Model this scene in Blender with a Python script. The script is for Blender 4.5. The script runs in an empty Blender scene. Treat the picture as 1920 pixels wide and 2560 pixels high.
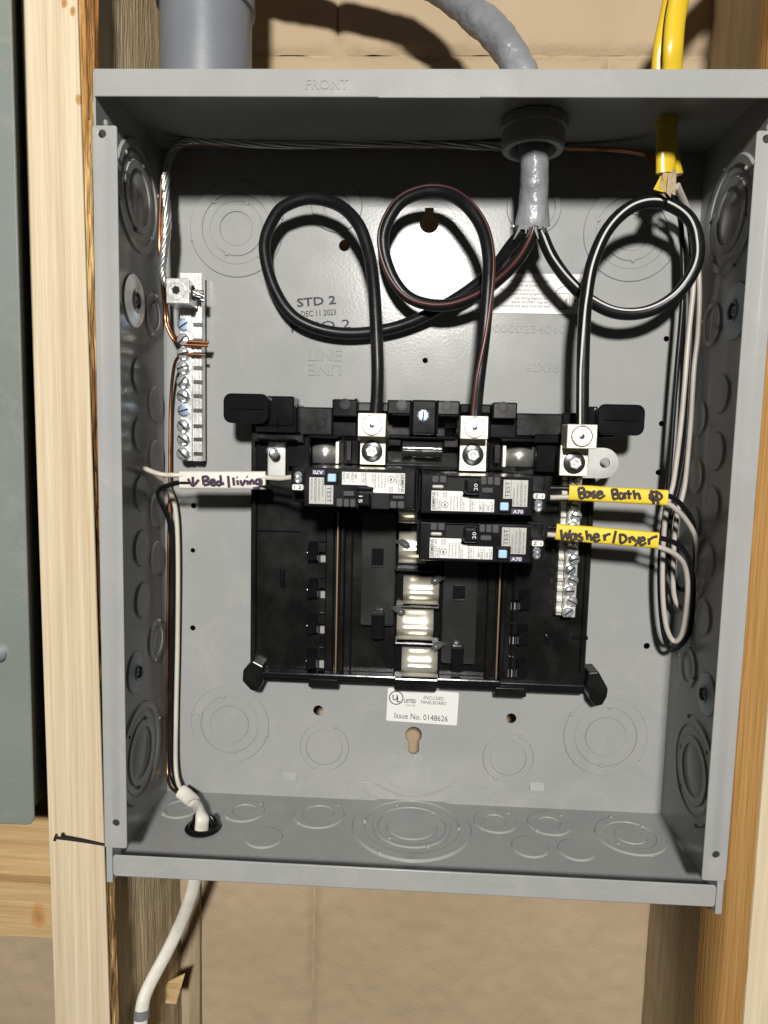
import bpy, math, random
from mathutils import Vector, Matrix, noise
random.seed(7)
S = bpy.context.scene
COL = S.collection
# ------------------------------------------------------------------ camera
CP = Vector((-0.00264, -0.49108, 0.26338)); FPX = 1752.455
CR = Matrix.Rotation(0.04636, 3, 'Z') @ Matrix.Rotation(-0.02378, 3, 'Y') @ Matrix.Rotation(-0.10142, 3, 'X')
cam = bpy.data.cameras.new('camera'); camo = bpy.data.objects.new('camera', cam); COL.objects.link(camo)
camo.matrix_world = Matrix.Translation(CP) @ Matrix((CR.col[0], CR.col[2], -CR.col[1])).transposed().to_4x4()
cam.sensor_fit = 'HORIZONTAL'; cam.sensor_width = 36.0; cam.lens = FPX / 1920 * 36
cam.clip_start = 0.01; cam.clip_end = 50
S.camera = camo
# ------------------------------------------------------------------ light: one hand lamp above and behind the camera, dim room
wd = bpy.data.worlds.new('World'); S.world = wd; wd.use_nodes = True
wd.node_tree.nodes['Background'].inputs[0].default_value = (1.0, 0.93, 0.84, 1)
wd.node_tree.nodes['Background'].inputs[1].default_value = 0.042
ld = bpy.data.lights.new('work_lamp', 'POINT'); ld.energy = 158; ld.shadow_soft_size = 0.066; ld.color = (1.0, 0.975, 0.925)
lo = bpy.data.objects.new('work_lamp', ld); COL.objects.link(lo); lo.location = (0.012, -1.5, 0.74)
S.view_settings.view_transform = 'Standard'; S.view_settings.look = 'None'
S.view_settings.exposure = 0; S.view_settings.gamma = 1
# ------------------------------------------------------------------ pixel -> place (a pixel gives a direction, the plane it lies on the distance)
def ray(px, py): return CR @ Vector(((px - 960) / FPX, 1, -(py - 1280) / FPX))
def P(px, py, Y): d = ray(px, py); return CP + d * ((Y - CP.y) / d.y)
def PZ(px, py, Z): d = ray(px, py); return CP + d * ((Z - CP.z) / d.z)
def PX(px, py, X): d = ray(px, py); return CP + d * ((X - CP.x) / d.x)
def mpp(p): return (CR.transposed() @ (p - CP)).y / FPX
def rc(a, b, c, d, Y):
    p = P((a + c) / 2, (b + d) / 2, Y); k = mpp(p); w = abs(c - a) * k / 2; h = abs(d - b) * k / 2
    return p.x - w, p.x + w, p.z - h, p.z + h
# ------------------------------------------------------------------ materials
MATS = {}; ALB = .77
def mat(name, col, rough=0.5, metal=0.0, bump=None, var=None, coat=0.0, spec=0.5, stretch=(1, 1, 1), rvar=0.0):
    """bump=(scale,strength,dist) var=(scale,colour2,lo,hi)"""
    if metal < .5:
        col = tuple(c * ALB for c in col)
        if var: var = (var[0], tuple(c * ALB for c in var[1]), *var[2:])
    m = bpy.data.materials.new(name); m.use_nodes = True; N = m.node_tree.nodes; L = m.node_tree.links
    b = N['Principled BSDF']; b.inputs['Base Color'].default_value = (*col, 1); b.inputs['Roughness'].default_value = rough
    b.inputs['Metallic'].default_value = metal; b.inputs['Coat Weight'].default_value = coat; b.inputs['Specular IOR Level'].default_value = spec
    tc = N.new('ShaderNodeTexCoord'); mp = N.new('ShaderNodeMapping'); mp.inputs['Scale'].default_value = stretch
    L.new(tc.outputs['Object'], mp.inputs['Vector'])
    if var:
        n = N.new('ShaderNodeTexNoise'); n.inputs['Scale'].default_value = var[0]; n.inputs['Detail'].default_value = 6
        r = N.new('ShaderNodeValToRGB'); r.color_ramp.elements[0].position = var[2]; r.color_ramp.elements[1].position = var[3]
        r.color_ramp.elements[0].color = (*col, 1); r.color_ramp.elements[1].color = (*var[1], 1)
        L.new(mp.outputs[0], n.inputs['Vector']); L.new(n.outputs['Fac'], r.inputs[0]); L.new(r.outputs[0], b.inputs['Base Color'])
    if rvar:
        n3 = N.new('ShaderNodeTexNoise'); n3.inputs['Scale'].default_value = 35; n3.inputs['Detail'].default_value = 5
        mr = N.new('ShaderNodeMapRange'); mr.inputs['From Min'].default_value = .3; mr.inputs['From Max'].default_value = .7
        mr.inputs['To Min'].default_value = rough - rvar; mr.inputs['To Max'].default_value = rough + rvar
        L.new(mp.outputs[0], n3.inputs['Vector']); L.new(n3.outputs['Fac'], mr.inputs['Value']); L.new(mr.outputs[0], b.inputs['Roughness'])
    if bump:
        n2 = N.new('ShaderNodeTexNoise'); n2.inputs['Scale'].default_value = bump[0]; n2.inputs['Detail'].default_value = 4
        bp = N.new('ShaderNodeBump'); bp.inputs['Strength'].default_value = bump[1]; bp.inputs['Distance'].default_value = bump[2]
        L.new(mp.outputs[0], n2.inputs['Vector']); L.new(n2.outputs['Fac'], bp.inputs['Height']); L.new(bp.outputs[0], b.inputs['Normal'])
    MATS[name] = m; return m
def wood(name, light, dark, knots=(), grain=90, mottle=None, rough=0.75, horizontal=False, bstr=0.25, zs=.035):
    light = tuple(c * ALB for c in light); dark = tuple(c * ALB for c in dark)
    m = bpy.data.materials.new(name); m.use_nodes = True; N = m.node_tree.nodes; L = m.node_tree.links
    b = N['Principled BSDF']; b.inputs['Roughness'].default_value = rough; b.inputs['Specular IOR Level'].default_value = 0.2
    tc = N.new('ShaderNodeTexCoord'); mp = N.new('ShaderNodeMapping')
    mp.inputs['Scale'].default_value = (zs, 1, 1) if horizontal else (1, 1, zs)
    L.new(tc.outputs['Object'], mp.inputs['Vector'])
    n = N.new('ShaderNodeTexNoise'); n.inputs['Scale'].default_value = grain; n.inputs['Detail'].default_value = 8; n.inputs['Roughness'].default_value = .62; n.inputs['Distortion'].default_value = .6
    L.new(mp.outputs[0], n.inputs['Vector'])
    r = N.new('ShaderNodeValToRGB'); r.color_ramp.elements[0].position = .36; r.color_ramp.elements[1].position = .66
    r.color_ramp.elements[0].color = (*dark, 1); r.color_ramp.elements[1].color = (*light, 1)
    L.new(n.outputs['Fac'], r.inputs[0]); out = r.outputs[0]
    f = N.new('ShaderNodeTexNoise'); f.inputs['Scale'].default_value = grain * 9; f.inputs['Detail'].default_value = 3
    L.new(mp.outputs[0], f.inputs['Vector'])
    mx = N.new('ShaderNodeMix'); mx.data_type = 'RGBA'; mx.blend_type = 'MULTIPLY'; mx.inputs['Factor'].default_value = .35
    fr = N.new('ShaderNodeMapRange'); fr.inputs['From Min'].default_value = .3; fr.inputs['From Max'].default_value = .7; fr.inputs['To Min'].default_value = .55; fr.inputs['To Max'].default_value = 1.1
    L.new(f.outputs['Fac'], fr.inputs['Value']); L.new(out, mx.inputs[6]); L.new(fr.outputs[0], mx.inputs[7]); out = mx.outputs[2]
    if mottle:
        n4 = N.new('ShaderNodeTexNoise'); n4.inputs['Scale'].default_value = mottle[0]; n4.inputs['Detail'].default_value = 6
        mp2 = N.new('ShaderNodeMapping'); mp2.inputs['Scale'].default_value = (1, 1, .3); L.new(tc.outputs['Object'], mp2.inputs['Vector']); L.new(mp2.outputs[0], n4.inputs['Vector'])
        r4 = N.new('ShaderNodeMapRange'); r4.inputs['From Min'].default_value = mottle[2]; r4.inputs['From Max'].default_value = mottle[3]; L.new(n4.outputs['Fac'], r4.inputs['Value'])
        m4 = N.new('ShaderNodeMix'); m4.data_type = 'RGBA'; L.new(r4.outputs[0], m4.inputs['Factor']); L.new(out, m4.inputs[6]); m4.inputs[7].default_value = (*mottle[1], 1); out = m4.outputs[2]
    for (kx, ky, kz, kr) in knots:
        vm = N.new('ShaderNodeMapping'); vm.inputs['Location'].default_value = (-kx, 0, -kz * .6); vm.inputs['Scale'].default_value = (1, .0, .6)
        L.new(tc.outputs['Object'], vm.inputs['Vector'])
        ln = N.new('ShaderNodeVectorMath'); ln.operation = 'LENGTH'; L.new(vm.outputs[0], ln.inputs[0])
        kn = N.new('ShaderNodeTexNoise'); kn.inputs['Scale'].default_value = 260; L.new(tc.outputs['Object'], kn.inputs['Vector'])
        ad = N.new('ShaderNodeMath'); ad.operation = 'MULTIPLY_ADD'; L.new(kn.outputs['Fac'], ad.inputs[0]); ad.inputs[1].default_value = kr * .9; L.new(ln.outputs['Value'], ad.inputs[2])
        kr_ = N.new('ShaderNodeValToRGB'); e = kr_.color_ramp.elements; e[0].position = 0; e[0].color = (.13, .06, .02, 1); e[1].position = 1; e[1].color = (.42, .24, .09, 1)
        e2 = e.new(.5); e2.color = (.33, .18, .07, 1)
        sc = N.new('ShaderNodeMath'); sc.operation = 'DIVIDE'; L.new(ad.outputs[0], sc.inputs[0]); sc.inputs[1].default_value = kr * 1.5; L.new(sc.outputs[0], kr_.inputs[0])
        ls = N.new('ShaderNodeMapRange'); ls.inputs['From Min'].default_value = 1.0; ls.inputs['From Max'].default_value = .8; L.new(sc.outputs[0], ls.inputs['Value'])
        mk = N.new('ShaderNodeMix'); mk.data_type = 'RGBA'; L.new(ls.outputs[0], mk.inputs['Factor']); L.new(out, mk.inputs[6]); L.new(kr_.outputs[0], mk.inputs[7]); out = mk.outputs[2]
    L.new(out, b.inputs['Base Color'])
    bp = N.new('ShaderNodeBump'); bp.inputs['Strength'].default_value = bstr; bp.inputs['Distance'].default_value = .0015
    L.new(f.outputs['Fac'], bp.inputs['Height']); L.new(bp.outputs[0], b.inputs['Normal'])
    MATS[name] = m; return m
PAINT = mat('grey_enamel', (.355, .360, .350), .22, spec=.16, bump=(520, .08, .0006), var=(14, (.33, .336, .33), .4, .65), rvar=.05)
def smudge(m, amt=.10):
    """dry handling marks and fine dust: a little lighter and duller than the paint round them"""
    N = m.node_tree.nodes; L = m.node_tree.links; b = N['Principled BSDF']
    tc = N.new('ShaderNodeTexCoord'); n = N.new('ShaderNodeTexNoise'); n.inputs['Scale'].default_value = 26; n.inputs['Detail'].default_value = 9; n.inputs['Roughness'].default_value = .7; n.inputs['Distortion'].default_value = 1.2
    f = N.new('ShaderNodeTexNoise'); f.inputs['Scale'].default_value = 1400; f.inputs['Detail'].default_value = 2
    L.new(tc.outputs['Object'], n.inputs['Vector']); L.new(tc.outputs['Object'], f.inputs['Vector'])
    a = N.new('ShaderNodeMapRange'); a.inputs['From Min'].default_value = .52; a.inputs['From Max'].default_value = .72; a.inputs['To Max'].default_value = amt * 1.6; L.new(n.outputs['Fac'], a.inputs['Value'])
    c = N.new('ShaderNodeMapRange'); c.inputs['From Min'].default_value = .62; c.inputs['From Max'].default_value = .72; c.inputs['To Max'].default_value = amt * 2.2; L.new(f.outputs['Fac'], c.inputs['Value'])
    s_ = N.new('ShaderNodeMath'); s_.operation = 'ADD'; L.new(a.outputs[0], s_.inputs[0]); L.new(c.outputs[0], s_.inputs[1])
    mx = N.new('ShaderNodeMix'); mx.data_type = 'RGBA'; L.new(s_.outputs[0], mx.inputs['Factor']); src = b.inputs['Base Color'].links[0].from_socket; L.new(src, mx.inputs[6]); mx.inputs[7].default_value = (.46, .44, .40, 1); L.new(mx.outputs[2], b.inputs['Base Color'])
smudge(PAINT)
PAINTR = mat('grey_green_enamel', (.20, .225, .20), .5, bump=(700, .12, .0006), var=(9, (.175, .195, .178), .4, .65))
smudge(PAINTR, .08)
BLACK = mat('black_plastic', (.007, .007, .008), .17, bump=(120, .10, .0008), rvar=.05, spec=.4)
MATTE = mat('black_moulded_plastic', (.006, .006, .006), .27, spec=.32, bump=(300, .06, .0004), var=(60, (.016, .0155, .0145), .5, .75), rvar=.1)
SMOKE = mat('dark_glossy_barrier', (.026, .027, .027), .12, bump=(50, .35, .0016), var=(30, (.05, .05, .048), .45, .7))
BREAK = mat('breaker_case', (.007, .007, .008), .24, spec=.35, bump=(300, .08, .0004), var=(80, (.015, .015, .016), .5, .75), rvar=.08)
WIREB = mat('black_wire_jacket', (.009, .009, .010), .34, spec=.22, bump=(170, .25, .0006), rvar=.08, var=(50, (.022, .021, .020), .55, .8))
WIREW = mat('white_wire_jacket', (.66, .62, .53), .4, var=(60, (.56, .52, .44), .45, .7))
WIREP = mat('pinkish_white_jacket', (.53, .475, .425), .45, var=(60, (.45, .40, .365), .45, .7))
RED = mat('red_stripe', (.085, .024, .019), .4)
STRIPE = mat('white_stripe', (.66, .66, .63), .5)
GREYS = mat('grey_cable_sheath', (.21, .215, .23), .32, bump=(90, .6, .004), var=(25, (.32, .325, .34), .45, .7))
YEL = mat('yellow_cable_sheath', (.72, .50, .028), .3, bump=(60, .2, .002), var=(20, (.66, .44, .02), .4, .7))
YTAPE = mat('yellow_label_tape', (.86, .64, .035), .5, var=(200, (.78, .57, .03), .4, .65), bump=(700, .2, .0004))
WTAPE = mat('white_label_tape', (.80, .74, .67), .5, var=(40, (.72, .64, .56), .45, .7), bump=(700, .2, .0004))
WSHEATH = mat('white_cable_sheath', (.78, .75, .67), .45, bump=(70, .5, .003), var=(45, (.60, .57, .50), .48, .72))
INKB = mat('brown_black_ink', (.028, .013, .008), .6)
INKP = mat('purple_black_ink', (.022, .008, .035), .6)
INK = mat('stamp_ink', (.030, .030, .034), .7)
TIN = mat('tinned_aluminium', (.86, .82, .70), .33, .72, bump=(45, .2, .0018), var=(30, (.62, .58, .47), .45, .7), rvar=.08)
LUGM = mat('plated_lug', (.72, .70, .58), .42, .75, bump=(300, .3, .0005), var=(90, (.56, .52, .38), .45, .68), rvar=.08)
ALU = mat('bright_aluminium', (.80, .80, .77), .28, .7, bump=(180, .3, .0008), var=(60, (.6, .6, .58), .45, .7), rvar=.08)
STEEL = mat('zinc_screw', (.66, .68, .70), .2, .7, bump=(200, .25, .0006), var=(90, (.36, .38, .41), .45, .68))
BLUEZ = mat('blue_zinc_screw', (.38, .48, .62), .32, .9, bump=(200, .2, .0004))
DARKST = mat('dark_steel', (.20, .20, .21), .28, 1, bump=(150, .2, .0006))
BLACKST = mat('blackened_washer', (.05, .05, .055), .25, .6)
COPPER = mat('bare_copper', (.50, .24, .13), .34, 1, var=(60, (.26, .11, .055), .42, .62))
STRAND = mat('dull_aluminium_strand', (.52, .52, .50), .36, .9)
EDGELIT = mat('brown_lit_edge', (.30, .21, .14), .42, .8)  # brown painted in for the light that the rail wall's edge catches
WASH = mat('plated_dimple', (.60, .60, .58), .33, .85, var=(70, (.45, .45, .44), .4, .7))
BLUEW = mat('blue_grey_plated_disc', (.30, .36, .39), .4, .4, var=(60, (.24, .29, .32), .4, .7))
WLABEL = mat('white_paper_label', (.80, .80, .77), .55)
SLABEL = mat('silver_label', (.46, .46, .43), .45, .25)
PURPLE = mat('purple_tag', (.060, .028, .115), .45)
BLUEB = mat('pale_blue_button', (.42, .62, .82), .4)
CLEAR = mat('glossy_grey_window', (.10, .10, .10), .12, bump=(130, .5, .001))
DARKH = mat('dark_cavity', (.006, .006, .006), .8)
KRAFT = mat('tan_masonry_paint', (.475, .365, .24), .8, bump=(380, .35, .0014), var=(11, (.42, .32, .205), .38, .68), spec=.2)
PAPER = mat('kraft_paper_filler', (.46, .35, .22), .8, bump=(300, .9, .003), var=(160, (.27, .19, .11), .45, .7))
PVC = mat('grey_pvc', (.15, .163, .185), .38, bump=(300, .1, .0005), var=(12, (.185, .198, .22), .4, .7), rvar=.08)
PVCD = mat('dark_grey_fitting', (.30, .305, .30), .5, bump=(200, .2, .001))
PINE = wood('pine', (.76, .645, .465), (.595, .465, .30), grain=170, rough=.6, bstr=.08, zs=.012, knots=[(P(a_, b_, -.094).x, 0, P(a_, b_, -.094).z, r_) for a_, b_, r_ in ((182, 28, .0016), (160, 8, .0018), (196, 248, .0018))])
PINEB = wood('pine_with_knots', (.62, .44, .22), (.46, .30, .14), grain=120, horizontal=True, knots=((P(95, 2288, -.07).x, 0, P(95, 2288, -.07).z, .006),))
PINE2 = wood('pine_clear', (.76, .645, .465), (.595, .465, .30), grain=150, rough=.6, bstr=.08, zs=.012)
OLDW = wood('weathered_wood', (.52, .41, .26), (.30, .22, .13), grain=110, bstr=.8)
OLDR = wood('rough_sawn_wood', (.85, .70, .47), (.46, .35, .20), grain=80, bstr=1.0)
OLDG = wood('greyed_wood', (.75, .62, .43), (.58, .46, .31), grain=60, bstr=.4)
ORANGE = wood('orange_wood', (.60, .335, .115), (.51, .275, .085), grain=60, bstr=.35)
BARK = wood('bark', (.70, .38, .12), (.26, .10, .03), grain=60, mottle=(45, (.80, .54, .24), .5, .64), bstr=1.0)
# ------------------------------------------------------------------ mesh helpers
class MB:
    def __init__(s): s.v = []; s.f = []
    def add(s, vs, fs):
        o = len(s.v); s.v += [tuple(v) for v in vs]; s.f += [tuple(i + o for i in f) for f in fs]; return s
    def box(s, x0, x1, y0, y1, z0, z1):
        return s.add([(x, y, z) for x in (x0, x1) for y in (y0, y1) for z in (z0, z1)],
                     [(0, 1, 3, 2), (4, 6, 7, 5), (0, 4, 5, 1), (2, 3, 7, 6), (0, 2, 6, 4), (1, 5, 7, 3)])
    def prism(s, poly, y0, y1):
        a = sum(poly[i][0] * poly[(i + 1) % len(poly)][1] - poly[(i + 1) % len(poly)][0] * poly[i][1] for i in range(len(poly)))
        if a < 0: poly = poly[::-1]
        n = len(poly)
        return s.add([(x, y0, z) for x, z in poly] + [(x, y1, z) for x, z in poly],
                     [tuple(range(n)), tuple(range(2 * n - 1, n - 1, -1))] + [(i, i + n, (i + 1) % n + n, (i + 1) % n) for i in range(n)])
    def lathe(s, prof, c, axis, n=40, up=None):
        """prof [(r,h)], h along axis; open ends at r=0 collapse"""
        A = Vector(axis).normalized(); U = A.orthogonal().normalized() if up is None else Vector(up); V = A.cross(U); c = Vector(c)
        vs = []; 
        for r, h in prof:
            for i in range(n):
                t = 2 * math.pi * i / n; vs.append(c + A * h + (U * math.cos(t) + V * math.sin(t)) * max(r, 1e-6))
        fs = []
        for j in range(len(prof) - 1):
            for i in range(n): fs.append((j * n + i, j * n + (i + 1) % n, (j + 1) * n + (i + 1) % n, (j + 1) * n + i))
        return s.add(vs, fs)
    def cyl(s, c, axis, r, h0, h1, n=24, ch=0):
        return s.lathe([(0, h0), (r, h0), (r, h1 - ch), (r - ch, h1), (0, h1)] if ch else [(0, h0), (r, h0), (r, h1), (0, h1)], c, axis, n)
    def tube(s, pts, r, n=12, sub=6, flat=None, caps=True):
        """round tube along a smooth path; flat=(w,h,dir) gives an elliptic section; r may be a list"""
        q, rr = spline(pts, sub, r if isinstance(r, (list, tuple)) else None)
        vs = []; N = None
        for i, p in enumerate(q):
            t = (q[min(i + 1, len(q) - 1)] - q[max(i - 1, 0)]).normalized()
            if flat: N = Vector(flat[2]); N = (N - t * N.dot(t)).normalized()
            elif N is None: N = t.orthogonal().normalized()
            else: N = (N - t * N.dot(t)).normalized()
            B = t.cross(N); a, b = (flat[0], flat[1]) if flat else ((rr[i],) * 2 if rr else (r, r))
            for k in range(n):
                w = 2 * math.pi * k / n; vs.append(p + B * (a * math.cos(w)) + N * (b * math.sin(w)))
        m = len(q); fs = [(i * n + k, i * n + (k + 1) % n, (i + 1) * n + (k + 1) % n, (i + 1) * n + k) for i in range(m - 1) for k in range(n)]
        if caps: fs += [tuple(range(n - 1, -1, -1)), tuple(range((m - 1) * n, m * n))]
        return s.add(vs, fs)
def spline(pts, sub=6, rad=None):
    p = [Vector(x) for x in pts]
    if len(p) == 2: return p, rad
    e = [p[0] * 2 - p[1]] + p + [p[-1] * 2 - p[-2]]; q = []; rr = []
    for i in range(len(p) - 1):
        a, b, c, d = e[i:i + 4]
        for k in range(sub):
            t = k / sub
            q.append(.5 * ((2 * b) + (c - a) * t + (2 * a - 5 * b + 4 * c - d) * t * t + (3 * b - a - 3 * c + d) * t ** 3))
            if rad: rr.append(rad[i] * (1 - t) + rad[i + 1] * t)
    q.append(p[-1]); 
    if rad: rr.append(rad[-1])
    return q, (rr or None)
def link(name, me, m, parent, smooth, bev):
    o = bpy.data.objects.new(name, me); COL.objects.link(o)
    if m: me.materials.clear(); me.materials.append(m)
    if smooth:
        for p in me.polygons: p.use_smooth = True
        me.set_sharp_from_angle(angle=math.radians(smooth))
    if bev:
        b = o.modifiers.new('bevel', 'BEVEL'); b.width = bev; b.segments = 2; b.limit_method = 'ANGLE'; b.angle_limit = math.radians(35)
    if parent is not None:
        o.parent = parent; w = parent
        M = Matrix.Identity(4)
        while w is not None: M = Matrix.Translation(w.location) @ M; w = w.parent if w.type == 'EMPTY' else None
        if parent.type == 'EMPTY': o.matrix_parent_inverse = Matrix.Translation(parent.location).inverted()
    return o
def obj(name, mb, m, parent=None, smooth=40, bev=0):
    me = bpy.data.meshes.new(name); me.from_pydata(mb.v, [], mb.f); me.update()
    return link(name, me, m, parent, smooth, bev)
def thing(name, label, cat, loc=(0, 0, 0), group=None):
    o = bpy.data.objects.new(name, None); COL.objects.link(o); o.location = loc; o.empty_display_size = .01
    tag(o, label, cat, group); return o
def tag(o, label, cat, group=None):
    o['label'] = label; o['category'] = cat
    if group: o['group'] = group
    return o
def cut(o, cutters):
    """real holes: boolean difference with one cutter mesh, result baked"""
    me = bpy.data.meshes.new('cutter'); me.from_pydata(cutters.v, [], cutters.f); me.update()
    c = bpy.data.objects.new('cutter', me); COL.objects.link(c)
    md = o.modifiers.new('holes', 'BOOLEAN'); md.operation = 'DIFFERENCE'; md.object = c; md.solver = 'EXACT'
    bpy.context.view_layer.update(); dg = bpy.context.evaluated_depsgraph_get()
    new = bpy.data.meshes.new_from_object(o.evaluated_get(dg)); o.modifiers.remove(md); o.data = new
    bpy.data.objects.remove(c); bpy.data.meshes.remove(me)
_font = []
def text_mesh(items, name, m, parent, ext=.00004, bev=0, bold=False, smooth=0):
    """items: (string, position, right, up, cap_height, width or None, align 'L'/'R'/'C'); flat print joined to one part"""
    mb = MB()
    for s, pos, rt, up, cap, width, al in items:
        cu = bpy.data.curves.new('t', 'FONT'); cu.body = s; cu.size = 1; cu.resolution_u = 2; cu.fill_mode = 'FRONT' if not bev else 'BOTH'
        if bold: cu.offset = .018
        if bev: cu.extrude = .02; cu.bevel_depth = .02; cu.bevel_resolution = 0
        t = bpy.data.objects.new('t', cu); COL.objects.link(t); bpy.context.view_layer.update()
        me = bpy.data.meshes.new_from_object(t.evaluated_get(bpy.context.evaluated_depsgraph_get()))
        bpy.data.objects.remove(t); bpy.data.curves.remove(cu)
        if not me.vertices: continue
        xs = [v.co.x for v in me.vertices]; ys = [v.co.y for v in me.vertices]
        x0, x1 = min(xs), max(xs); ky = cap / .70; kx = (width / (x1 - x0)) if width else ky
        off = {'L': x0, 'R': x1, 'C': (x0 + x1) / 2}[al]
        R = Vector(rt).normalized(); U = Vector(up).normalized(); Nn = R.cross(U); p = Vector(pos)
        mb.add([p + R * ((v.co.x - off) * kx) + U * (v.co.y * ky) + Nn * (v.co.z * ky) for v in me.vertices], [tuple(pl.vertices) for pl in me.polygons])
        bpy.data.meshes.remove(me)
    return obj(name, mb, m, parent, smooth)
XR, ZU = Vector((1, 0, 0)), Vector((0, 0, 1))
def dirs(a): return Vector((math.cos(a), 0, math.sin(a))), Vector((-math.sin(a), 0, math.cos(a)))
def rrect(x0, x1, z0, z1, r, n=5):
    o = []
    for cx, cz, a in ((x1 - r, z1 - r, 0), (x0 + r, z1 - r, 90), (x0 + r, z0 + r, 180), (x1 - r, z0 + r, 270)):
        for i in range(n + 1): t = math.radians(a + 90 * i / n); o.append((cx + r * math.cos(t), cz + r * math.sin(t)))
    return o
def nz(p, s, seed=0): return noise.noise(Vector(p) * s + Vector((seed * 7.3, seed * 3.1, seed)))
W2, H, D, T = .181, .45705, .0998, .0012
WALLY = .050
# ================================================================== setting: the board behind
def grid(name, x0, x1, z0, z1, nx, nzz, f, m):
    mb = MB(); vs = [(x0 + (x1 - x0) * i / nx, 0, z0 + (z1 - z0) * j / nzz) for j in range(nzz + 1) for i in range(nx + 1)]
    vs = [(x, f(x, z), z) for x, _, z in vs]
    mb.add(vs, [(j * (nx + 1) + i, j * (nx + 1) + i + 1, (j + 1) * (nx + 1) + i + 1, (j + 1) * (nx + 1) + i) for j in range(nzz) for i in range(nx)])
    return obj(name, mb, m, None, 60)
w = grid('wall', -.72, .72, -.62, 1.0, 2, 2, lambda x, z: WALLY + .0042, KRAFT); w['kind'] = 'structure'
zj = P(900, 134, WALLY).z; xj = P(842, 100, WALLY).x
def block(x0, x1, z0, z1, seed):
    """one painted concrete block: worn rounded arrises, lumpy paint"""
    nx, nzz = 130, 70; g = .0004
    def f(x, z):
        e = min(x - x0, x1 - x, z - z0, z1 - z) + .0022 * nz((x, 0, z), 45, seed)
        y = WALLY + .0007 * nz((x, 0, z), 22, seed) + .0008 * nz((x, 0, z), 90, seed + 1) + .0006 * nz((x, 0, z * .35), 130, seed + 2)
        return y + .0043 * max(0, 1 - max(0, e) / .0075) ** 1.6
    o_ = grid('block', x0 + g, x1 - g, z0 + g, z1 - g, nx, nzz, f, KRAFT); o_.parent = w
for r_ in range(-6, 2):
    z0 = zj + .2 * r_; off = xj + (.2 if r_ % 2 else 0.) + .002 * r_
    for c_ in (-2, -1, 0, 1):
        x0 = max(-.7, off + .4 * c_); x1 = min(.7, off + .4 * (c_ + 1))
        if x1 - x0 > .02: block(x0, x1, max(-.6, z0), min(.98, z0 + .2), r_ * 5 + c_)
# ------------------------------------------------------------------ studs
YP = -.094                                   # face of the pine board on it
def wobble_box(name, x0, x1, y0, y1, z0, z1, m, parent=None, amp=.0012, n=60, seed=1, sc=25):
    mb = MB(); prof = [(x0, y0), ((x0 + x1) / 2, y0), (x1, y0), (x1, (2 * y0 + y1) / 3), (x1, (y0 + 2 * y1) / 3), (x1, y1), (x0, y1)]; k = len(prof)
    vs = []
    for j in range(n + 1):
        z = z0 + (z1 - z0) * j / n
        for i, (x, y) in enumerate(prof):
            vs.append((x + amp * nz((x * 3 + i, y * 3, z), sc, seed), y + amp * nz((x * 3, y + i, z), sc, seed + 5), z))
    mb.add(vs, [(j * k + i, j * k + (i + 1) % k, (j + 1) * k + (i + 1) % k, (j + 1) * k + i) for j in range(n) for i in range(k)] + [tuple(range(k - 1, -1, -1)), tuple(range(n * k, n * k + k))])
    return obj(name, mb, m, parent, 30)
def edge(pa, pb, z, Y=None):        # straight edge of a slightly leaning board, through two pixels of its face
    a_, b_ = P(*pa, YP if Y is None else Y), P(*pb, YP if Y is None else Y); return a_.x + (b_.x - a_.x) * (z - a_.z) / (b_.z - a_.z)
def wall_board(xf, yf, xb, yb, sgn, m, seed, amp):
    """old stud whose rough inner side runs from its front arris back towards the board"""
    mb = MB(); n = 220; k = 10; vs = []
    for j in range(n + 1):
        z = -.3 + 1.02 * j / n; ed = amp * nz((seed, 0, z), 40, seed) + amp * .5 * nz((seed, 0, z), 140, seed)
        vs.append((xb(z) + ed + sgn * .004, WALLY + .01, z))
        for i in range(k - 3):
            t = i / (k - 4); x = xb(z) + (xf(z) - xb(z)) * t; y = yb + (yf - yb) * t
            vs.append((x + ed * (1 - t) + amp * nz((t * .15, 0, z), 45, seed + 3), y, z))
        vs.append((xf(z) + sgn * .028, yf, z)); vs.append((xf(z) + sgn * .028, WALLY + .01, z))
    fs = [(j * k + i, j * k + i + 1, (j + 1) * k + i + 1, (j + 1) * k + i) for j in range(n) for i in range(k - 1)]
    return obj('wall_stud', mb.add(vs, fs if sgn > 0 else [f[::-1] for f in fs]), m, None, 30)
a = wall_board(lambda z: edge((240, 100), (276, 2450), z, -.068), -.068, lambda z: edge((378, 100), (408, 2450), z, 0.), 0., -1, OLDR, 3, .0012)
tag(a, 'rough weathered old stud behind the pine board beside the conduit', 'stud')
def xle(z): return edge((51, 0), (137, 2560), z)
def xre(z): return edge((193, 0), (274, 2560), z)
xl = xle(.0)
b = thing('pine_board', 'pale new pine board with bark edge left of the open panel box', 'board', (xl, YP, -.3))
obj('board', MB().prism([(xle(-.3), -.3), (xre(-.3), -.3), (xre(.72), .72), (xle(.72), .72)], YP, YP + .0022), PINE, b, 0, .0008)
obj('core', MB().prism([(xle(-.3), -.3), (xre(-.3) - .007, -.3), (xre(.72) - .007, .72), (xle(.72), .72)], YP + .0022, -.069), PINE2, b, 0)
mb = MB(); n = 220; k = 9; vs = []
for j in range(n + 1):
    z = -.3 + 1.02 * j / n; xr = xre(z); xe = max(xr + .0004, min(-.1838, edge((250, 100), (268, 2100), z, -.080)))
    for i in range(k):
        t = i / (k - 1); x = xr - .0006 + (xe - xr) * t ** .6; y = YP + .0016 + .012 * t ** 1.3
        q = nz((t * .05, 1.7, z), 70, 2) * .0028 + nz((t * .03, 0, z), 240, 3) * .0010
        vs.append((x + q * min(1, t * 3) * .35, y - q * .6 * min(1, t * 3), z))
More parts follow.
